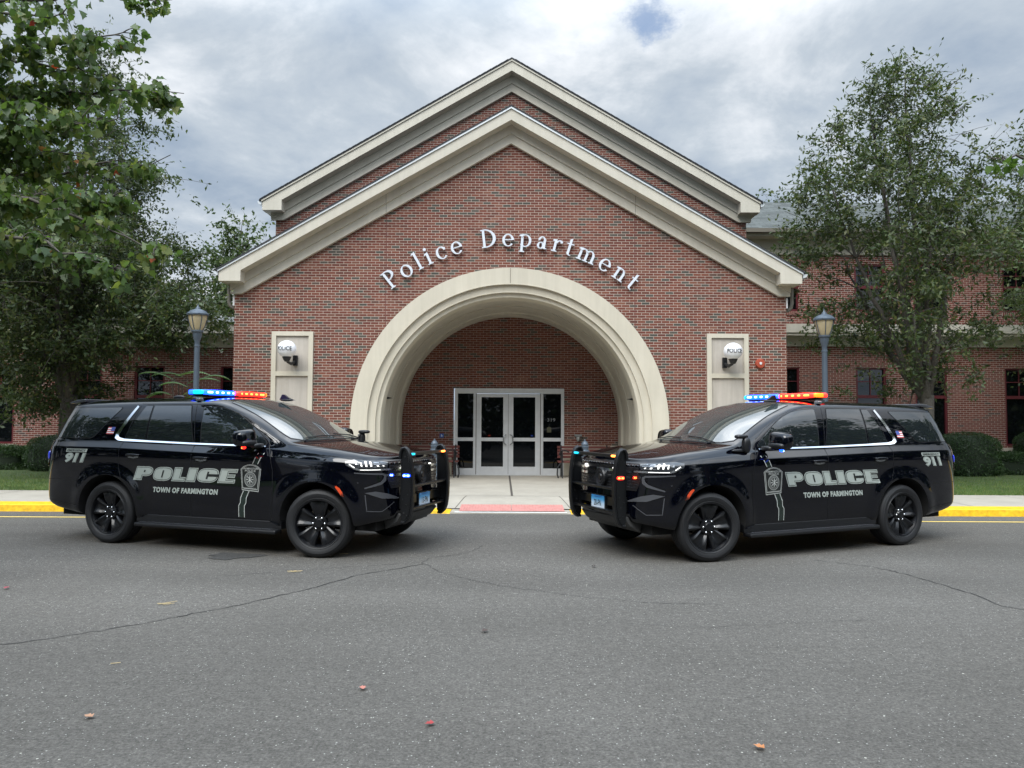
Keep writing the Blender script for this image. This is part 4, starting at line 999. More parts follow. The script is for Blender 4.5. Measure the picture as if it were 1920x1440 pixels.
        for f0, f1, z0, z1 in ((50.2, 51.2, 1.064, 1.120), (53.0, 54.0, 1.064, 1.126), (55.8, 56.6, 1.066, 1.112), (45.8, 47.0, 1.062, 1.078), (42.2, 43.2, 1.062, 1.074)):
            hl = MB(); patch(hl, [(f0, z0), (f1, z0), (f1 + .6, z1), (f0 + .6, z1)], (1, .05), N(.0085)); part('led', hl, M['drl'], hlo, fixn=False)
        hl = MB()
        for f0, f1 in ((40.8, 44.6), (45.2, 49.2), (57.4, 59.8)):
            patch(hl, [(f0, 1.085), (f1, 1.088), (f1, 1.116), (f0 + .8, 1.108)], (1, .05), N(.008))
        patch(hl, [(42, 1.055), (49.6, 1.055), (49.6, 1.064), (42, 1.064)], (1, .05), N(.008)); part('reflector', hl, M['silver'], hlo, fixn=False)
        hl = MB(); ribbon(hl, [(29.5, 1.020), (40, 1.024), (57.5, 1.028), (60.5, 1.046), (64.2, 1.086)], [.018, .022, .022, .022, .014], N(.010), .03, .0175); part('light_bar_trim', hl, M['silver'], hlo, smooth=True, angle=0, fixn=False)
        hl = MB(); ribbon(hl, [(60.3, 1.052), (63.4, 1.092)], .009, N(.0125), .03, .0175); ribbon(hl, [(45, 1.0245), (57.2, 1.0275)], .006, N(.0125), .03, .0175); part('daytime_lamp', hl, M['drl'], hlo, fixn=False)
        vt = MB(); patch(vt, [(44.8, .972), (60.0, .986), (61.6, .93), (56.3, .826), (46.4, .885), (44.4, .93)], (1.5, .03), N(.006)); vo = part('air_curtain', vt, M['paint'], smooth=True, angle=0, fixn=False)
        vt = MB(); ribbon(vt, [(60.5, .992), (43.2, .972), (41.6, .955), (42.0, .905), (44.5, .868), (54.5, .816)], [.012, .022, .034, .042, .034, .014], N(.009), .03, .0175); part('vent_trim', vt, M['satin'], vo, smooth=True, angle=0, fixn=False)
        vt = MB(); patch(vt, [(56.3, .838), (60.9, .925), (59.6, .970), (57.0, .965), (57.6, .91), (49.5, .885), (47.0, .885)], (1.5, .03), N(.010)); part('vent_facet', vt, mat('grey_facet', (.05, .053, .06), .25, coat=.6) if 'grey_facet' not in bpy.data.materials else bpy.data.materials['grey_facet'], vo, smooth=True, angle=0, fixn=False)
        bl = MB(); patch(bl, [(29.5, .672), (44, .692), (54.5, .764), (46, .782), (40, .745), (29.5, .702)], (1.5, .03), N(.012)); part('bumper_blade', bl, M['satin'], smooth=True, angle=0, fixn=False)
        bl = MB(); patch(bl, [(34.5, .640), (43.5, .543), (52.8, .556), (54.0, .736), (46, .715)], (1.5, .03), N(.005)); fo = part('fog_recess', bl, M['paint'], smooth=True, angle=0, fixn=False)
        bl = MB(); ribbon(bl, [(34.5, .640), (43.7, .541), (52.9, .553), (54.1, .74)], .009, N(.008), .03, .0175); part('recess_edge', bl, M['satin'], fo, fixn=False)
        mk = MB(); ribbon(mk, [(3.352, .838), (3.388, .808), (3.420, .765), (3.440, .715)], [.020, .036, .036, .030], P(.008), .02); part('side_marker', mk, M['orange'], smooth=True, angle=0, fixn=False)
        # ---- tail lamp
        tl = MB(); patch(tl, [(44, .95), (53.5, .95), (55, 1.10), (55.0, 1.235), (44, 1.235)], (2, .05), T(.012)); to = part('tail_light', tl, M['tail'], smooth=True, angle=0, fixn=False)
        tl = MB(); patch(tl, [(44, 1.24), (55.0, 1.24), (55.0, 1.300), (44, 1.310)], (2, .05), T(.012)); part('reverse_lens', tl, M['silver'], to, smooth=True, angle=0, fixn=False)
        p_ = tail_pt(50 * s, 1.06, 1, .0); tl = MB(); superell(tl, (p_[0] + .0, p_[1] + s * .015, 1.10), (.030, .028, .060), .7); tl.cur = 1; superell(tl, (p_[0] + .008, p_[1] + s * .013, 1.02), (.028, .026, .062), .7); part('warning_light', tl, [M['blue_lens'], M['silver']], to, smooth=True, angle=0)
        # ---- mirror
        mm = MB(); superell(mm, (2.195, s * 1.155, 1.385), (.085, .135, .095), .55, 24, 14, lambda p: (p[0] - (p[2] - 1.385) * .12 - abs(p[1]) * .10 + .11, p[1], p[2] - (abs(p[1]) - 1.15) * .12))
        mo = part('mirror', mm, M['paint'], smooth=True, angle=0)
        mm = MB(); superell(mm, (2.215, s * 1.14, 1.318), (.082, .130, .040), .6, 24, 10); superell(mm, (2.27, s * 1.02, 1.285), (.05, .09, .03), .6, 16, 8); part('mirror_foot', mm, M['plastic'], mo, smooth=True, angle=0)
        mm = MB(); superell(mm, (2.195, s * 1.17, 1.268), (.022, .026, .018), .8, 12, 8); mm.cur = 1; superell(mm, (2.185, s * 1.185, 1.262), (.010, .012, .010), .8, 10, 6); part('warning_light', mm, [M['blue_on'], M['blue_hot']] if s > 0 else [M['red_on'], M['red_hot']], mo, smooth=True, angle=0)
        # ---- running board
        rb = MB(); rb.box(.50, 2.58, min(s * .93, s * 1.075), max(s * .93, s * 1.075), .255, .305); part('running_board', rb, M['plastic'], bevel=.018)
        rk = MB(); rk.box(.46, 2.60, min(s * .80, s * .985), max(s * .80, s * .985), .30, .40); part('rocker_panel', rk, M['plastic'], bevel=.01)
        rr_ = MB(); ribbon(rr_, [(.55, .0), (2.5, .0)], .05, lambda a, b: (a, s * (1.005 + b), .3065)); part('step_pad', rr_, M['satin'], fixn=False)
    # ---- wheels
    for wx in (0.0, 3.071):
        for s in (-1, 1):
            hb = MB(); hb.lathe([(.168, .012), (.168, -.02), (.05, -.03)], (0, 0, 0), 'Y', 40); hb.lathe([(.06, .0), (.06, .06)], (0, 0, 0), 'Y', 20)
            wh = part('wheel', hb, M['rotor'], smooth=True)
            ty = MB(); prof = [(.268, .092), (.276, .122), (.292, .133), (.296, .1285), (.318, .138), (.346, .139), (.350, .135), (.366, .131), (.383, .116), (.3925, .094), (.395, .072), (.395, .056), (.386, .054), (.386, .046), (.396, .044), (.396, .006), (.387, .004), (.387, -.004), (.396, -.006), (.396, -.044), (.386, -.046), (.386, -.054), (.395, -.056), (.3925, -.094), (.38, -.12), (.35, -.138), (.29, -.13), (.268, -.092)]
            ty.lathe(prof, (0, 0, 0), 'Y', 96, cap=False)
            part('tyre', ty, M['tyre'], wh, smooth=True, angle=40)
            rm = MB(); rm.lathe([(.270, .100), (.283, .108), (.284, .120), (.277, .127), (.268, .124), (.262, .108), (.256, .094), (.250, .060), (.244, -.02), (.244, -.11)], (0, 0, 0), 'Y', 72, cap=False)
            rm.lathe([(.094, .02), (.098, .055), (.090, .076), (.058, .082), (.050, .098), (.044, .104), (.001, .106)], (0, 0, 0), 'Y', 48, cap=False)
            for k in range(5):
                a = R(90 + 72 * k); ca, sa = math.cos(a), math.sin(a); st_ = len(rm.v)
                rows = [(.075, .056, .066), (.11, .074, .080), (.16, .094, .096), (.205, .112, .104), (.240, .136, .104), (.262, .158, .098)]
                cols = [(-1.0, -.075), (-1.0, -.022), (-.90, -.004), (-.68, .004), (-.46, -.006), (-.30, -.017), (0, -.020), (.30, -.017), (.46, -.006), (.68, .004), (.90, -.004), (1.0, -.022), (1.0, -.075)]
                vs = []
                for r_, hw, y_ in rows:
                    for u_, dy in cols:
                        t_ = u_ * hw * .98; vs.append((ca * r_ - sa * t_, y_ + dy, sa * r_ + ca * t_))
                nc = len(cols); fs = [(i * nc + j, i * nc + j + 1, (i + 1) * nc + j + 1, (i + 1) * nc + j) for i in range(len(rows) - 1) for j in range(nc - 1)]
                rm.add(vs, fs)
            rm.cur = 1
            for k in range(6):
                a = R(60 * k); rm.sphere((.070 * math.cos(a), .092, .070 * math.sin(a)), .0125, seg=10, rings=6)
            part('rim', rm, [M['rim'], M['chrome']], wh, smooth=True, angle=30)
            wh.location = (wx, s * .868, .396); wh.rotation_euler = (0, 0, (0 if s > 0 else math.pi) + (R(steer) if wx > 1 else 0))
    # ---- glass, roof, bonnet
    ws = MB(); WS = [(1.62, -.665), (1.565, -.42), (1.545, 0), (1.565, .42), (1.62, .665), (2.10, .712), (2.545, .762), (2.66, .66), (2.735, .45), (2.775, 0), (2.735, -.45), (2.66, -.66), (2.545, -.762), (2.10, -.712)]
    patch(ws, WS, (.07, .07), lambda a, b: top_pt(a, b, 1, .006)); wso = part('windshield', ws, M['wsglass'], smooth=True, angle=0, fixn=False)
    sg = MB(); patch(sg, [(a + (.012 if a > 2 else -.012), b * 1.02) for a, b in WS], (.07, .07), lambda a, b: top_pt(a, b, 1, .003)); part('window_seal', sg, M['seal'], wso, smooth=True, angle=0, fixn=False)
    wp = MB()
    for y0, y1 in ((.62, .02), (-.05, -.62)): wp.tube([top_pt(2.72, y0, 1, .02), top_pt(2.70 - .02, (y0 + y1) / 2, 1, .022), top_pt(2.66, y1, 1, .02)], .007, 6)
    part('wiper', wp, M['seal'])
    gp = MB()
    for s in (-1, 1): ribbon(gp, [(2.60, s * .895), (3.2, s * .86), (3.5, s * .80), (3.68, s * .73)], .007, lambda a, b: top_pt(a, b, 1, .002), .05)
    part('bonnet_gap', gp, M['seal'], fixn=False)
    sp = MB(); sp.xz([(-.80, 1.862), (-.95, 1.852), (-1.06, 1.818), (-1.065, 1.800), (-.98, 1.800), (-.80, 1.82)], -.66, .66); part('spoiler', sp, mat('spoiler_sky_sheen', (.05, .053, .06), .2, coat=1) if 'spoiler_sky_sheen' not in bpy.data.materials else bpy.data.materials['spoiler_sky_sheen'], bevel=.012)  # black spoiler; base colour lightened to paint in the sky's reflection
    rg = MB()
    for s in (-1, 1): rg.box(1.135, 1.195, min(s * .69, s * .765), max(s * .69, s * .765), 1.832, 1.868)
    part('mounting_clip', rg, M['silver'], bevel=.008)
    an = MB(); an.prism([(1.56, 1.872), (1.80, 1.862), (1.70, 1.900), (1.63, 1.945), (1.60, 1.945)], lambda p: (p[0], .40, p[1]), lambda p: (p[0], .44, p[1])); superell(an, (1.67, .42, 1.868), (.10, .045, .018), .8); part('antenna', an, M['plastic'], smooth=True)
    an = MB(); superell(an, (.28, -.1, 1.895), (.09, .04, .03), .8); part('antenna', an, M['plastic'], smooth=True)
    # spot lamp on the left pillar
    sl = MB(); superell(sl, (2.55, .975, 1.325), (.052, .045, .095), .8); superell(sl, (2.60, .95, 1.425), (.085, .05, .026), .7); sl.tube([(2.52, .93, 1.36), (2.57, .965, 1.42)], .022, 10); superell(sl, (2.62, .95, 1.26), (.12, .03, .02), .8)
    part('spot_lamp', sl, M['plastic'], smooth=True)
    # ---- roof light bar
    lb = MB(); lb.box(.90, 1.17, -.56, .56, 1.893, 1.912); lb.box(.93, 1.15, -.66, .66, 1.9125, 1.922); lo = part('light_bar', lb, M['plastic'], bevel=.006)
    for s, mA, mB, mC in ((-1, 'blue_on', 'blue_hot', 'cyan_on'), (1, 'red_on', 'red_hot', 'amber_on')):
        q = MB(); superell(q, (1.035, s * .335, 1.948), (.138, .325, .034), .25, 32, 8); part('lens', q, M[mA], lo, smooth=True, angle=0)
        for y0, y1 in ((.08, .105), (.16, .215), (.27, .325), (.38, .435), (.485, .59)):
            for xx in (1.164, .906): q = MB(); superell(q, (xx, s * (y0 + y1) / 2, 1.948), (.016, (y1 - y0) / 2, .013), .5, 12, 6); part('led', q, M[mB], lo, smooth=True, angle=0)
        q = MB(); superell(q, (1.08, s * .655, 1.948), (.075, .028, .0285), .4, 20, 8); part('corner_lens', q, M[mC], lo, smooth=True, angle=0)
    # ---- grille
    gr = MB(); patch(gr, [(-37, .80), (37, .80), (40, .92), (39, 1.012), (38, 1.116), (-38, 1.116), (-39, 1.012), (-40, .92)], (2, .05), lambda f, z: nose_pt(f, z, 1, .003)); go = part('grille', gr, M['seal'], smooth=True, angle=0, fixn=False)
    gr = MB()
    for z, w_, lim in ((1.017, .030, 37.5), (.945, .030, 41)): ribbon(gr, [(f, z + (.010 * abs(f) / 40 if z < 1 else 0)) for f in range(-int(lim), int(lim) + 1, 3)], w_, lambda f, z: nose_pt(f, z, 1, .012), .03, .0175)
    part('grille_bar', gr, M['chrome'], go, smooth=True, angle=0, fixn=False)
    gr = MB()
    for j, z in enumerate((1.092, 1.060, .985, .905, .872, .838)):
        for k in range(-9, 10):
            f = k * 4.1 + (2 if j % 2 else 0)
            if abs(f) > 37.5: continue
            ribbon(gr, [(f - 1.4, z - .006), (f - .9, z + .006), (f + .9, z + .006), (f + 1.4, z - .006)], .008, lambda a, b: nose_pt(a, b, 1, .010), .03, .0175)
    part('grille_mesh', gr, mat('gloss_mesh', (.03, .032, .036), .15, coat=1) if 'gloss_mesh' not in bpy.data.materials else bpy.data.materials['gloss_mesh'], go, fixn=False)
    va = MB(); va.prism([(3.72, .30), (3.86, .38), (3.93, .47), (3.90, .50), (3.70, .40)], lambda p: (p[0], -.52, p[1]), lambda p: (p[0], .52, p[1])); part('skid_plate', va, mat('grey_skid', (.05, .05, .05), .5) if 'grey_skid' not in bpy.data.materials else bpy.data.materials['grey_skid'], bevel=.01)
    ub = MB(); ub.box(-1.05, 3.70, -.72, .72, .30, .42); part('underbody', ub, M['well'])
    # ---- push bumper
    UP = [(3.930, .43), (3.965, .395), (4.02, .392), (4.085, .43), (4.125, .50), (4.148, .62), (4.158, .78), (4.150, .94), (4.128, 1.08), (4.098, 1.18), (4.06, 1.245), (4.015, 1.270), (3.965, 1.262), (3.935, 1.225), (3.925, 1.15), (3.925, 1.0), (3.925, .8), (3.925, .6)]
    UP = [(3.925 + (a - 3.925) * .70, b) for a, b in UP]
    q = MB(); q.box(3.90, 3.97, -.45, .45, .60, .70); q.box(3.90, 3.97, -.52, -.45, .55, .72); q.box(3.90, 3.97, .45, .52, .55, .72)
    po = part('push_bumper', q, mat('satin_black_metal', (.0035, .004, .005), .30) if 'satin_black_metal' not in bpy.data.materials else bpy.data.materials['satin_black_metal'])
    for s in (-1, 1):
        pb = MB(); y = s * .53
        pb.prism(UP, lambda p: (p[0], y - .006, p[1]), lambda p: (p[0], y + .006, p[1]))
        path = [(p[0], y, p[1]) for p in UP[1:15]]
        for dy in (-.018, .0, .018): pb.tube([(a - .006, b + dy * 1.0, c) for a, b, c in path], .018, 10)
        for bz, bx in ((.50, 3.97), (.60, 4.0), (.66, 3.955), (.72, 4.02), (1.16, 3.98), (.47, 4.01)): pb.sphere((bx, y + .008 * s, bz), .008, seg=8, rings=5); pb.sphere((bx, y - .008 * s, bz), .008, seg=8, rings=5)
        part('upright', pb, po.data.materials[0], po, smooth=True)
    for z, x0, x1, h in ((1.195, 3.965, 4.035, .020), (.815, 3.985, 4.06, .014), (.545, 3.965, 4.04, .014)):
        q = MB(); q.box(x0, x1, -.523, .523, z - h, z + h); part('crossbar', q, po.data.materials[0], po, bevel=.008)
    for s, mA, mB in ((-1, 'blue_on', 'blue_hot'), (1, 'red_on', 'red_hot')):
        q = MB(); q.cur = 0; superell(q, (4.0, s * .540, .945), (.050, .008, .020), .6, 16, 6); q.cur = 1
        for dx in (-.024, .024): superell(q, (4.0 + dx, s * .547, .943), (.018, .006, .010), .8, 10, 6)
        part('warning_light', q, [M[mA], M[mB]], po, smooth=True, angle=0)
        q = MB(); superell(q, (4.042, s * .455, 1.195), (.010, .055, .013), .5, 14, 6); part('warning_light', q, M['cyan_on' if s < 0 else 'red_hot'], po, smooth=True, angle=0)
    q = MB(); superell(q, (3.93, .28, 1.045), (.014, .028, .010), .7, 12, 6); superell(q, (3.90, -.44, 1.04), (.016, .034, .022), .7, 12, 6); part('grille_light', q, M['drl'], go, smooth=True)
    q = MB(); q.lathe([(.112, -.05), (.116, .0), (.104, .016), (.080, .006), (.072, .010), (.040, .0), (.030, .012), (.001, .014)], (3.955, .0, .925), 'X', 32, cap=False); part('siren_speaker', q, M['plastic'], po, smooth=True, angle=25)
    # ---- number plate
    q = MB(); q.box(3.985, 3.993, -.152, .152, .552, .702); pl_o = part('licence_plate', q, M['plate'], bevel=.002)
    q = MB(); q.box(3.94, 3.984, -.17, .17, .545, .71); part('plate_bracket', q, M['plastic'], pl_o)
    for tx, a0, a1, b0, b1, mt_ in ((plate_text, -.085, .085, .577, .650, 'decal_dark'), ('CONNECTICUT', -.08, .08, .676, .692, 'flagblue')):
        v, f = text_mesh(tx, 1, .01); q = MB(); q.add([(3.9955, a, b) for a, b, c in fit(v, a0, a1, b0, b1)], f); part('plate_lettering', q, M[mt_], pl_o, fixn=False)
    return car
def place_car(front, heading, side, plate, steer, label):
    car = build_car(plate, steer); h = R(heading)
    ex = Vector((math.cos(h), math.sin(h), 0)); ey = Vector((-math.sin(h), math.cos(h), 0))
    car.location = Vector((*front, 0)) - CAR_S * (3.071 * ex + side * 1.0 * ey); car.rotation_euler = (0, 0, h); car.scale = (CAR_S,) * 3
    tag(car, label, 'police car', 'police cars parked nose to nose'); return car
place_car((-2.328, 8.918), -18, -1, '13-FN', 13, 'left of the two black police SUVs, facing right with its nose toward the other')
place_car((2.353, 8.79), 203.5, 1, '28-FN', -10, 'right of the two black police SUVs, facing left, its plate reading 28-FN')
# ------------------------------------------------------------------ vegetation
import numpy as np
def leaf_obj(name, C_, L_, W_, mat_, parent=None, seed=0, droop=.3, shape=None):
    """one small folded blade per centre; C_ (n,3), L_ length, W_ width"""
    rg = np.random.default_rng(seed); n = len(C_)
    d = rg.normal(size=(n, 3)); d[:, 2] -= droop; d /= np.linalg.norm(d, axis=1)[:, None]
    u = rg.normal(size=(n, 3)); u -= d * (u * d).sum(1)[:, None]; u /= np.linalg.norm(u, axis=1)[:, None]
    k = np.cross(d, u); s = rg.uniform(.65, 1.25, n)[:, None]
    base = np.asarray(C_, float)
    if shape is None: shape = [(0, 0, 0), (.5, .42, .10), (1, 0, 0), (.42, -.45, .10)]
    m_ = len(shape); V = np.empty((n, m_, 3))
    for i, (a, b, c) in enumerate(shape): V[:, i] = base + d * (a * L_) * s + u * (b * W_ * 2) * s + k * (c * L_) * s
    me = bpy.data.meshes.new(name); me.vertices.add(n * m_); me.vertices.foreach_set('co', V.astype(np.float32).ravel())
    me.loops.add(n * m_); me.loops.foreach_set('vertex_index', np.arange(n * m_, dtype=np.int32))
    me.polygons.add(n); me.polygons.foreach_set('loop_start', np.arange(0, n * m_, m_, dtype=np.int32))
    try: me.polygons.foreach_set('loop_total', np.full(n, m_, dtype=np.int32))
    except Exception: pass
    me.update(calc_edges=True); me.validate(); me.materials.append(mat_)
    o = bpy.data.objects.new(name, me); COL.objects.link(o)
    if parent is not None: o.parent = parent
    return o
def bez(a, b, c, n): return [a * (1 - t) ** 2 + b * 2 * t * (1 - t) + c * t * t for t in [i / n for i in range(n + 1)]]
def tree(name, x, y, env, label, group, seed, ncl, nleaf, leaf, lw, mt, trunk_r=.17, fork=2.0, limbs=8, sig=.26, ysc=.85, cat='tree', z0=ZS, dense=None):
    """env rows: (z, xleft, xright); leaves sit in clusters at the ends of real twigs"""
    rg = np.random.default_rng(seed); e = empty(name, (x, y, z0), 0, label, cat, group)
    zs = [r[0] for r in env]; xl = [r[1] - x for r in env]; xr = [r[2] - x for r in env]
    span = lambda z: (np.interp(z, zs, xl), np.interp(z, zs, xr))
    cl = []; lob = [(rg.uniform(zs[0], zs[-1]), rg.uniform(0, 6.28), rg.uniform(.5, 1.1)) for _ in range(60)]
    wts = np.array([(b - a) ** 1.5 for a, b in zip(xl, xr)]); 
    while len(cl) < ncl:
        z = rg.uniform(zs[0], zs[-1]); a, b = span(z); w_ = (b - a) / 2
        if rg.uniform() > (w_ / (max(np.array(xr) - np.array(xl)) / 2)) ** 1.4 * (dense(z) if dense else 1): continue
        r = rg.uniform() ** .42; t = rg.uniform(0, 6.28); wob = 1 + .16 * math.sin(3 * t + z * 2.1) + .12 * math.sin(5.1 * z + t)
        px_, py_ = (a + b) / 2 + w_ * r * wob * math.cos(t), w_ * ysc * r * wob * math.sin(t)
        if any(abs(z - lz) < lr * .55 and abs(math.remainder(t - lt, 6.28)) < .32 * lr and r > .45 for lz, lt, lr in lob): continue
        cl.append((px_, py_, z - z0))
    # limbs
    mb = MB(); top = zs[-1] - z0; fk = fork - z0
    mb.tube([(0, 0, -.05), (0.0, 0, .12), (.02, .01, fk * .5), (.05, 0, fk)], [trunk_r * 1.35, trunk_r * 1.08, trunk_r, trunk_r * .95], 12)
    LP = []
    for k in range(limbs):
        t = 2 * math.pi * k / limbs + rg.uniform(-.3, .3); zt = top * rg.uniform(.55, .97) if k else top * .985; a, b = span(zt + z0)
        rr = rg.uniform(.3, .8) if k else .05; end = Vector(((a + b) / 2 + (b - a) / 2 * rr * math.cos(t), (b - a) / 2 * ysc * rr * math.sin(t), zt))
        st = Vector((.03, 0, fk * rg.uniform(.80, 1.0))); mid = Vector((end.x * .55 * (1 if k else 1), end.y * .55, st.z + (zt - st.z) * rg.uniform(.3, .45)))
        p = bez(st, mid, end, 14); p = [q + Vector(rg.normal(size=3) * .03) for q in p]; r0_ = trunk_r * rg.uniform(.42, .62)
        mb.tube(p, [r0_ * (1 - .88 * i / 14) for i in range(15)], 7); LP += [(q, r0_ * (1 - .88 * i / 14)) for i, q in enumerate(p) if i > 1]
    LA = np.array([tuple(q) for q, _ in LP]); leaves = []
    cl.sort(key=lambda c: math.hypot(c[0], c[1]) + abs(c[2] - top * .5) * .3); LR = [r for _, r in LP]
    for c in cl:
        c = np.array(c); dd = LA - c; cost = np.linalg.norm(dd, axis=1) + np.maximum(0, dd[:, 2] + .30) * 2.2; i = int(np.argmin(cost)); a = Vector(LA[i]); cv = Vector(c)
        L = (cv - a).length; md = a.lerp(cv, .5) + Vector((0, 0, L * rg.uniform(-.05, .12))) + Vector(rg.normal(size=3) * .06 * L)
        P = bez(a, md, cv, 5); r1 = min(LR[i] * .7, .012 + .014 * L); mb.tube(P, [r1 * (1 - .75 * q / 5) for q in range(6)], 5); LA = np.vstack([LA, [tuple(q) for q in P[2:]]]); LR += [r1 * (1 - .75 * q / 5) for q in range(2, 6)]
        n = int(nleaf * rg.uniform(.6, 1.4)); sg_ = sig * rg.uniform(.7, 1.35)
        q = rg.normal(size=(n, 3)) * [sg_, sg_, sg_ * .62]
        # sprigs: gather the leaves along a few short shoots
        k = 7; sh = rg.normal(size=(k, 3)) * [sg_ * 1.3, sg_ * 1.3, sg_ * .9]; idx = rg.integers(0, k, n); tt = rg.uniform(.1, 1.15, n)[:, None]
        q = sh[idx] * tt + rg.normal(size=(n, 3)) * .05
        leaves.append(c + q)
        for s_ in sh[:4]: mb.tube([tuple(cv), tuple(Vector(c + s_ * .55) + Vector((0, 0, .02))), tuple(c + s_)], [.006, .005, .003], 4)
    obj('trunk', mb, M['bark'], e, smooth=True, angle=0, fixn=False)
    leaf_obj('crown', np.vstack(leaves), leaf, lw, mt, e, seed)
    return e
tree('pear_tree', 9.98, 18.0, [(1.7, 9.2, 10.4), (2.5, 8.2, 10.9), (3.2, 7.7, 11.6), (3.8, 6.9, 12.3), (4.7, 6.8, 12.6), (6.2, 6.5, 12.4), (7.3, 6.8, 11.6), (8.6, 7.1, 11.1), (9.6, 8.0, 10.7), (10.4, 9.3, 10.1)], 'tall pear tree with airy dark green crown in front of the right wing', 'trees on the lawn', 11, 540, 62, .122, .029, M['pear'], .17, 2.3, 11, .24, dense=lambda z: .5 if z < 3.6 else .8 if z < 6 else 1.0)
tree('pear_tree', -10.75, 18.0, [(1.7, -12.6, -10.0), (2.8, -13.6, -9.5), (3.3, -14.2, -8.2), (3.8, -14.8, -7.4), (5.0, -15.0, -7.6), (6.2, -14.6, -8.1), (7.6, -13.4, -8.6), (8.9, -12.7, -8.9), (10.2, -11.6, -9.4), (10.9, -10.8, -10.0)], 'dense dark pear tree in front of the left wing behind the left street lamp', 'trees on the lawn', 23, 1080, 88, .115, .029, M['pear_dark'], .19, 2.2, 10, .26, dense=lambda z: .7 if z < 3.3 else 1.0 if z < 6.4 else .40)
tree('pear_tree', 15.8, 19.0, [(2.2, 14.6, 17.0), (3.5, 13.6, 18.0), (5.5, 13.0, 18.2), (7.5, 12.9, 17.8), (9.2, 13.4, 17.3), (10.2, 14.8, 16.5)], 'pear tree cut by the right edge of the picture', 'trees on the lawn', 31, 520, 82, .115, .028, M['pear'], .16, 2.3, 8, .26)
# woods behind the wings: single trees
bg = [(-14.0, 38, 12.1, 1.8, 'round topped green tree just left of the gables behind the left wing', 41), (-18.2, 36, 8.3, 2.6, 'dark broad tree behind the left wing roof beside the round topped one', 42), (-23.5, 37, 9.6, 3.4, 'broad dark tree behind the far end of the left wing', 43), (-29.0, 36, 10.2, 3.4, 'tree behind the left wing at the left picture edge', 44), (16.0, 44, 15.2, 2.4, 'distant treetop rising over the shingled right roof beside the gable', 45), (22.5, 44, 15.0, 3.2, 'distant tree behind the right roof, hidden by the pear tree', 46)]
for x, y, zt, hw, lb, sd in bg:
    tree('woodland_tree', x, y, [(2.5, x - hw * .7, x + hw * .7), (zt * .45, x - hw * 1.1, x + hw * 1.1), (zt * .72, x - hw, x + hw), (zt * .9, x - hw * .6, x + hw * .6), (zt, x - hw * .15, x + hw * .15)], lb, 'trees behind the building', sd, 230, 62, .22, .07, M['wood'], .25, 3.0, 7, .48)
# ---- the maples whose boughs hang into the picture
MSH = [(0, 0, 0), (.10, .22, .08), (.26, .46, .20), (.42, .30, .12), (.62, .36, .20), (.74, .16, .06), (1.0, 0, -.12), (.74, -.16, .06), (.62, -.36, .20), (.42, -.30, .12), (.26, -.46, .20), (.10, -.22, .08)]
def maple(x, y, boughs, label, seed, leafL, mt, dens=1.0, zt=8.5):
    rg = np.random.default_rng(seed); e = empty('maple_tree', (x, y, 0), 0, label, 'tree', 'maples overhanging the picture')
    mb = MB(); mb.tube([(0, 0, -.05), (0, 0, .2), (.05, 0, 2.2), (.0, .1, 4.5), (.1, 0, zt)], [.24, .18, .15, .10, .03], 12)
    pts = []
    for st, mid, end, spread, cnt in boughs:
        o = Vector((x, y, 0)); a, b, c = Vector(st) - o, Vector(mid) - o, Vector(end) - o
        root = Vector((.05, 0, a.z * .8)); P = bez(root, root.lerp(a, .6) + Vector((0, 0, .3)), a, 6)[:-1] + bez(a, b, c, 16); n = len(P)
        P = [q + Vector(rg.normal(size=3) * .025) for q in P]
        mb.tube(P, [.045 * (1 - .9 * i / (n - 1)) for i in range(n)], 6)
        for k in range(cnt + 10):
            t = rg.uniform(.28, 1.0) if k < cnt else rg.uniform(.02, .26); q = P[min(n - 1, int(t * (n - 1)))]; dirn = (P[min(n - 1, int(t * (n - 1)) + 1)] - P[max(0, int(t * (n - 1)) - 1)]).normalized()
            L = max(spread, .5 if k >= cnt else 0) * rg.uniform(.35, 1.0) * (1.15 - t * .7); v = dirn * rg.uniform(.2, 1.0) + Vector(rg.normal(size=3)) * .75; v.z = v.z * .6 - .12; v = v.normalized() * L
            tw = bez(q, q + v * .5 + Vector((0, 0, .05)), q + v + Vector((0, 0, -.08 * L)), 6); mb.tube(tw, [.008, .007, .006, .005, .004, .003, .002], 4)
            for w_ in range(int(L / .052 * dens) + 3):
                s = rg.uniform(.15, 1.0); i = min(5, int(s * 6)); p = tw[i].lerp(tw[i + 1], s * 6 - i); h = Vector(rg.normal(size=3)) * .045; h.z -= .04
                pts.append(tuple(p + h)); 
    obj('trunk', mb, M['bark'], e, smooth=True, angle=0, fixn=False)
    leaf_obj('crown', np.array(pts), leafL, leafL * .5, mt, e, seed, droop=1.5, shape=MSH)
    return e
bl_ = []
def pz(px, py, D):
    v = fw + rt * ((px - 960) / F_PX) - up * ((py - 720) / F_PX); t = D / v.y; return (v.x * t, D, CAM_H + v.z * t)
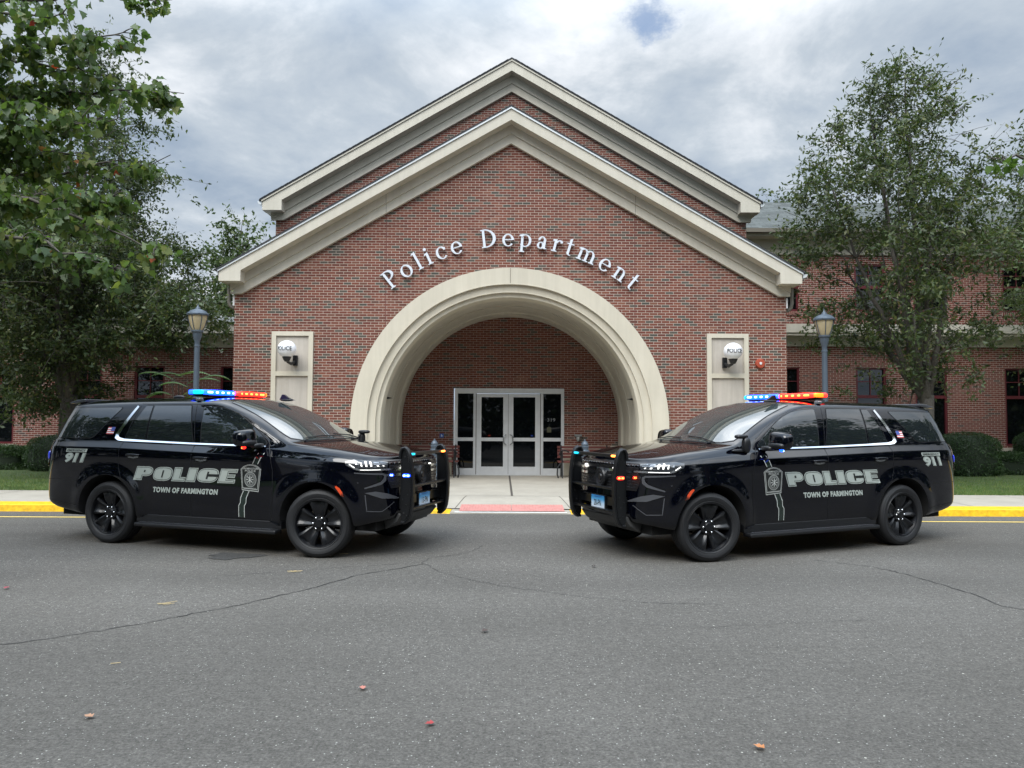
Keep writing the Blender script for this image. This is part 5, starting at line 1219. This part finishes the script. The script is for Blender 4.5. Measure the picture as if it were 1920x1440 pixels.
for (p0, p1, p2, sp_, cnt, D) in (((-160, 60), (60, -40), (322, 2), .55, 26, 8.6), ((-160, 120), (60, 90), (262, 60), .60, 34, 8.4), ((-160, 220), (120, 160), (342, 172), .60, 54, 8.7), ((-160, 260), (60, 240), (240, 225), .7, 56, 8.2),
    ((-160, 330), (80, 330), (318, 296), .50, 44, 8.8), ((-160, 350), (60, 380), (230, 370), .7, 64, 8.3), ((-160, 330), (90, 370), (322, 486), .55, 54, 8.1), ((-160, 400), (40, 440), (236, 508), .5, 42, 7.7), ((-160, 150), (-60, 170), (120, 180), .8, 62, 8.9), ((-160, 400), (-60, 430), (110, 458), .6, 50, 7.9), ((-160, 10), (-60, 10), (140, 40), .55, 30, 8.0), ((-160, 300), (-60, 280), (150, 290), .8, 70, 8.5), ((-160, 60), (20, 110), (215, 150), .5, 36, 8.6)):
    bl_.append((pz(*p0, D), pz(*p1, D), pz(*p2, D), sp_, cnt))
maple(-8.3, 5.2, bl_, 'big maple with broad green leaves reaching in from the upper left corner', 5, .104, M['maple'], 1.7)
M['maple_light'] = leaf_mat('maple_leaf_light', (.08, .14, .045), (.13, .20, .06), (.20, .23, .08), trans=.4)
br = [(pz(2060, 330, 7.0), pz(1960, 290, 7.0), pz(1856, 296, 7.0), .20, 15), (pz(2060, 430, 6.2), pz(1980, 440, 6.2), pz(1926, 480, 6.2), .14, 5)]
maple(8.6, 4.9, br, 'maple bough with pale green leaves poking in at the right picture edge', 9, .115, M['maple_light'], 1.0)
beds = MB()
for bx, by in ((-8.3, 5.2), (8.6, 4.9)): beds.add([(bx + 1.2 * math.cos(k * math.pi / 12), by + 1.2 * math.sin(k * math.pi / 12), .008) for k in range(24)], [tuple(range(24))])
tag(obj('planting_bed', beds, M['grassbase']), kind='structure')
# ---- woods across the road, behind the photographer (seen mirrored in the cars and doors)
rg = np.random.default_rng(77); pts = []; wb = MB()
SPOT = [(-20 + k * 2.5, -9.0, 11) for k in range(17)] + [(s_ * (29 + .8 * abs(k - 5) + (2.5 if k % 2 else 0)), -11 + k * 1.7, 15.0) for s_ in (-1, 1) for k in range(17)]
for k, (cx_, cy_, h_) in enumerate(SPOT):
    cx_ += rg.uniform(-1, 1); cy_ += rg.uniform(-1.2, 1.2); h_ += rg.uniform(-2.2, 2.2); wb.tube([(cx_, cy_, 0), (cx_, cy_, h_ * .8)], [.25, .08], 6)
    for c in range(60):
        z = h_ * (.04 + .96 * rg.uniform() ** .9); r = 2.4 * math.sqrt(max(.03, 1 - ((z / h_ - .42) / .60) ** 2)); a = rg.uniform(0, 6.28); q = r * rg.uniform() ** .5
        pts.append(np.array([cx_ + q * math.cos(a), cy_ + q * math.sin(a), z]) + rg.normal(size=(34, 3)) * .5)
wo_ = leaf_obj('woods', np.vstack(pts), .55, .22, M['wood'], None, 78); tag(wo_, 'dense woods along the far side of the road', 'woods', kind='stuff')
obj('trunk', wb, M['bark'], wo_, fixn=False)
# ---- hedges and bushes
def bush(name, boxes, label, cat, seed, n, leaf=.045, mt='hedge', group=None):
    rg = np.random.default_rng(seed); x0, y0, z0 = boxes[0][0], boxes[0][1], ZS; e = empty(name, (x0, y0, z0), 0, label, cat, group); core = MB(); P = []
    vol = sum(b[3] * b[5] + b[3] * b[4] for b in boxes)
    for (cx_, cy_, cz_, rx, ry, rz, ee) in boxes:
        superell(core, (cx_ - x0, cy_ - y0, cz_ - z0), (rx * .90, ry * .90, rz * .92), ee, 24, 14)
        m_ = int(n * (rx * rz + rx * ry) / vol); v = rg.normal(size=(m_, 3)); v /= np.linalg.norm(v, axis=1)[:, None]; v = np.sign(v) * np.abs(v) ** ee
        sc_ = 1 + .05 * np.sin(v[:, 0] * rx * 5 + v[:, 2] * 7)[:, None] - np.abs(rg.normal(size=(m_, 1))) * .05 + (rg.uniform(size=(m_, 1)) < .06) * rg.uniform(0, .10, (m_, 1))
        P.append(v * sc_ * [rx, ry, rz] + [cx_ - x0, cy_ - y0, cz_ - z0])
    P = np.vstack(P); P = P[P[:, 2] > -.05]
    obj('dark_core', core, mat('hedge_core', (.012, .022, .010), .9) if 'hedge_core' not in bpy.data.materials else bpy.data.materials['hedge_core'], e, smooth=True, angle=0)  # added dark fill inside the leaf shell, makes the foliage read opaque
    leaf_obj('foliage', P, leaf, leaf * .3, M[mt], e, seed, droop=-.3)
bush('hedge', [(-16.5, 21.6, .43, 2.85, .55, .40, .3)], 'low clipped dark hedge below the windows at the left picture edge', 'hedge', 51, 26000, group='hedges')
bush('bush', [(-12.75, 21.3, .55, .95, .75, .62, .75), (-11.6, 21.4, .5, .9, .7, .52, .75)], 'rounded dark green bush behind the tail of the left police car', 'bush', 52, 22000)
bush('bush', [(12.75, 21.2, .62, .95, .8, .72, .7)], 'tall rounded yew bush behind the tail of the right police car', 'bush', 53, 17000)
bush('hedge', [(16.0, 21.6, .40, 2.6, .55, .40, .35)], 'low clipped dark hedge at the right picture edge beside the yew bush', 'hedge', 54, 24000, group='hedges')
bush('bush', [(15.35, 21.9, .80, .55, .5, .62, .9)], 'small feathery bush rising over the right hedge at the picture edge', 'bush', 55, 7000)
# feathery sumac fronds beside the left lamp
e = empty('sumac_shrub', (-7.60, 17.3, ZS), 0, 'light green feathery sumac fronds behind the roof of the left police car', 'shrub')
mb = MB(); P = []; rg = np.random.default_rng(60); fm = MB()
for k in range(20):
    a = rg.uniform(-.7, .7) + (3.14 if k % 2 else 0); b0 = Vector((rg.uniform(-.25, .25), rg.uniform(-.2, .2), rg.uniform(1.6, 2.45))); L = rg.uniform(.65, 1.0); d = Vector((math.cos(a), math.sin(a) * .6, rg.uniform(.1, .5)))
    st = [Vector((b0.x * .4, b0.y * .4, 0)), b0 * .6, b0]; mb.tube(st, [.022, .016, .010], 6)
    fr_ = bez(b0, b0 + d * L * .55 + Vector((0, 0, .12)), b0 + d * L + Vector((0, 0, -.22)), 16); mb.tube(fr_, [.006] * 17, 4)
    for i in range(2, 17):
        t = (fr_[i] - fr_[i - 1]).normalized(); sd_ = t.cross(Vector((0, 0, 1))).normalized(); ll = .22 * math.sin(math.pi * (i + 2) / 20)
        for s in (-1, 1):
            tip = fr_[i] + (sd_ * s + t * .5 + Vector((0, 0, -.25))).normalized() * ll; m_ = (fr_[i] + tip) / 2
            fm.add([tuple(fr_[i]), tuple(m_ + t * .026), tuple(tip), tuple(m_ - t * .026)], [(0, 1, 2, 3)])
obj('stem', mb, M['bark'], e, smooth=True, fixn=False); obj('foliage', fm, M['bush'], e, fixn=False)
# grass blades
for a, b, sd in ((-17.5, -7.2, 61), (7.2, 17.5, 62)):
    rg = np.random.default_rng(sd); n = 52000; y = 15.72 + (21.4 - 15.72) * rg.uniform(size=n) ** 1.2; x = rg.uniform(a, b, n); C_ = np.stack([x, y, np.full(n, ZS - .008)], 1)
    h = rg.uniform(.035, .075, n); L = rg.normal(size=(n, 2)) * .018; w_ = .006
    V = np.empty((n, 3, 3)); V[:, 0] = C_ + [-w_, 0, 0]; V[:, 1] = C_ + [w_, 0, 0]; V[:, 2] = C_; V[:, 2, 0] += L[:, 0]; V[:, 2, 1] += L[:, 1]; V[:, 2, 2] += h
    me = bpy.data.meshes.new('grass'); me.vertices.add(n * 3); me.vertices.foreach_set('co', V.astype(np.float32).ravel()); me.loops.add(n * 3); me.loops.foreach_set('vertex_index', np.arange(n * 3, dtype=np.int32)); me.polygons.add(n); me.polygons.foreach_set('loop_start', np.arange(0, n * 3, 3, dtype=np.int32)); me.update(calc_edges=True); me.materials.append(M['grass'])
    o = bpy.data.objects.new('grass', me); COL.objects.link(o); tag(o, 'mown lawn grass %s of the entrance' % ('left' if a < 0 else 'right'), 'grass', kind='stuff')
# fallen leaves, each its own thing
for px, py, col, sz, rot, lb in ((680, 1294, (.42, .16, .12), .05, .3, 'pinkish brown curled leaf on the asphalt left of the picture centre'), (167, 1348, (.36, .20, .12), .055, 1.2, 'tan fallen leaf lying on the asphalt near the lower left corner'), (807, 1361, (.30, .03, .03), .05, 2.0, 'bright red fallen leaf on the asphalt nearest the camera'),
    (1425, 1406, (.42, .17, .06), .055, .8, 'orange brown fallen leaf at the bottom right of the asphalt'), (909, 1186, (.05, .03, .025), .06, 2.6, 'dark dry fallen leaf on the asphalt between the two cars'), (12, 1105, (.30, .03, .05), .06, .1, 'dark red fallen leaf on the asphalt at the left picture edge'), (1113, 1064, (.04, .03, .025), .06, .4, 'small dark leaf on the asphalt before the right police car')):
    x, y = P2G(px, py); mb = MB(); k = sz / .9
    mb.add([((b * .9) * k, (a - .4) * k, .008 + (abs(b) * .5 + abs(a - .4) * .3) * k) for a, b, c in MSH], [tuple(range(12))])
    m_ = mat('fallen_leaf_paint', col, .6); o = obj('fallen_leaf', mb, m_, fixn=False); o.location = (x, y, 0); o.rotation_euler = (0, 0, rot); tag(o, lb, 'leaf')
wm = MB(); random.seed(4)
for px, py in ((543, 1073), (300, 1133), (205, 1245), (640, 1040)):
    x, y = P2G(px, py)
    for k in range(7 if py < 1200 and px != 640 else 1): a = random.uniform(-.3, .6); l = random.uniform(.05, .12); qx, qy = x + random.uniform(-.06, .06), y + random.uniform(-.03, .03); wm.tube([(qx, qy, .008), (qx + l * math.cos(a), qy + l * math.sin(a), .014)], .003, 4)
obj('dry_wisp', wm, M['dry'], road)
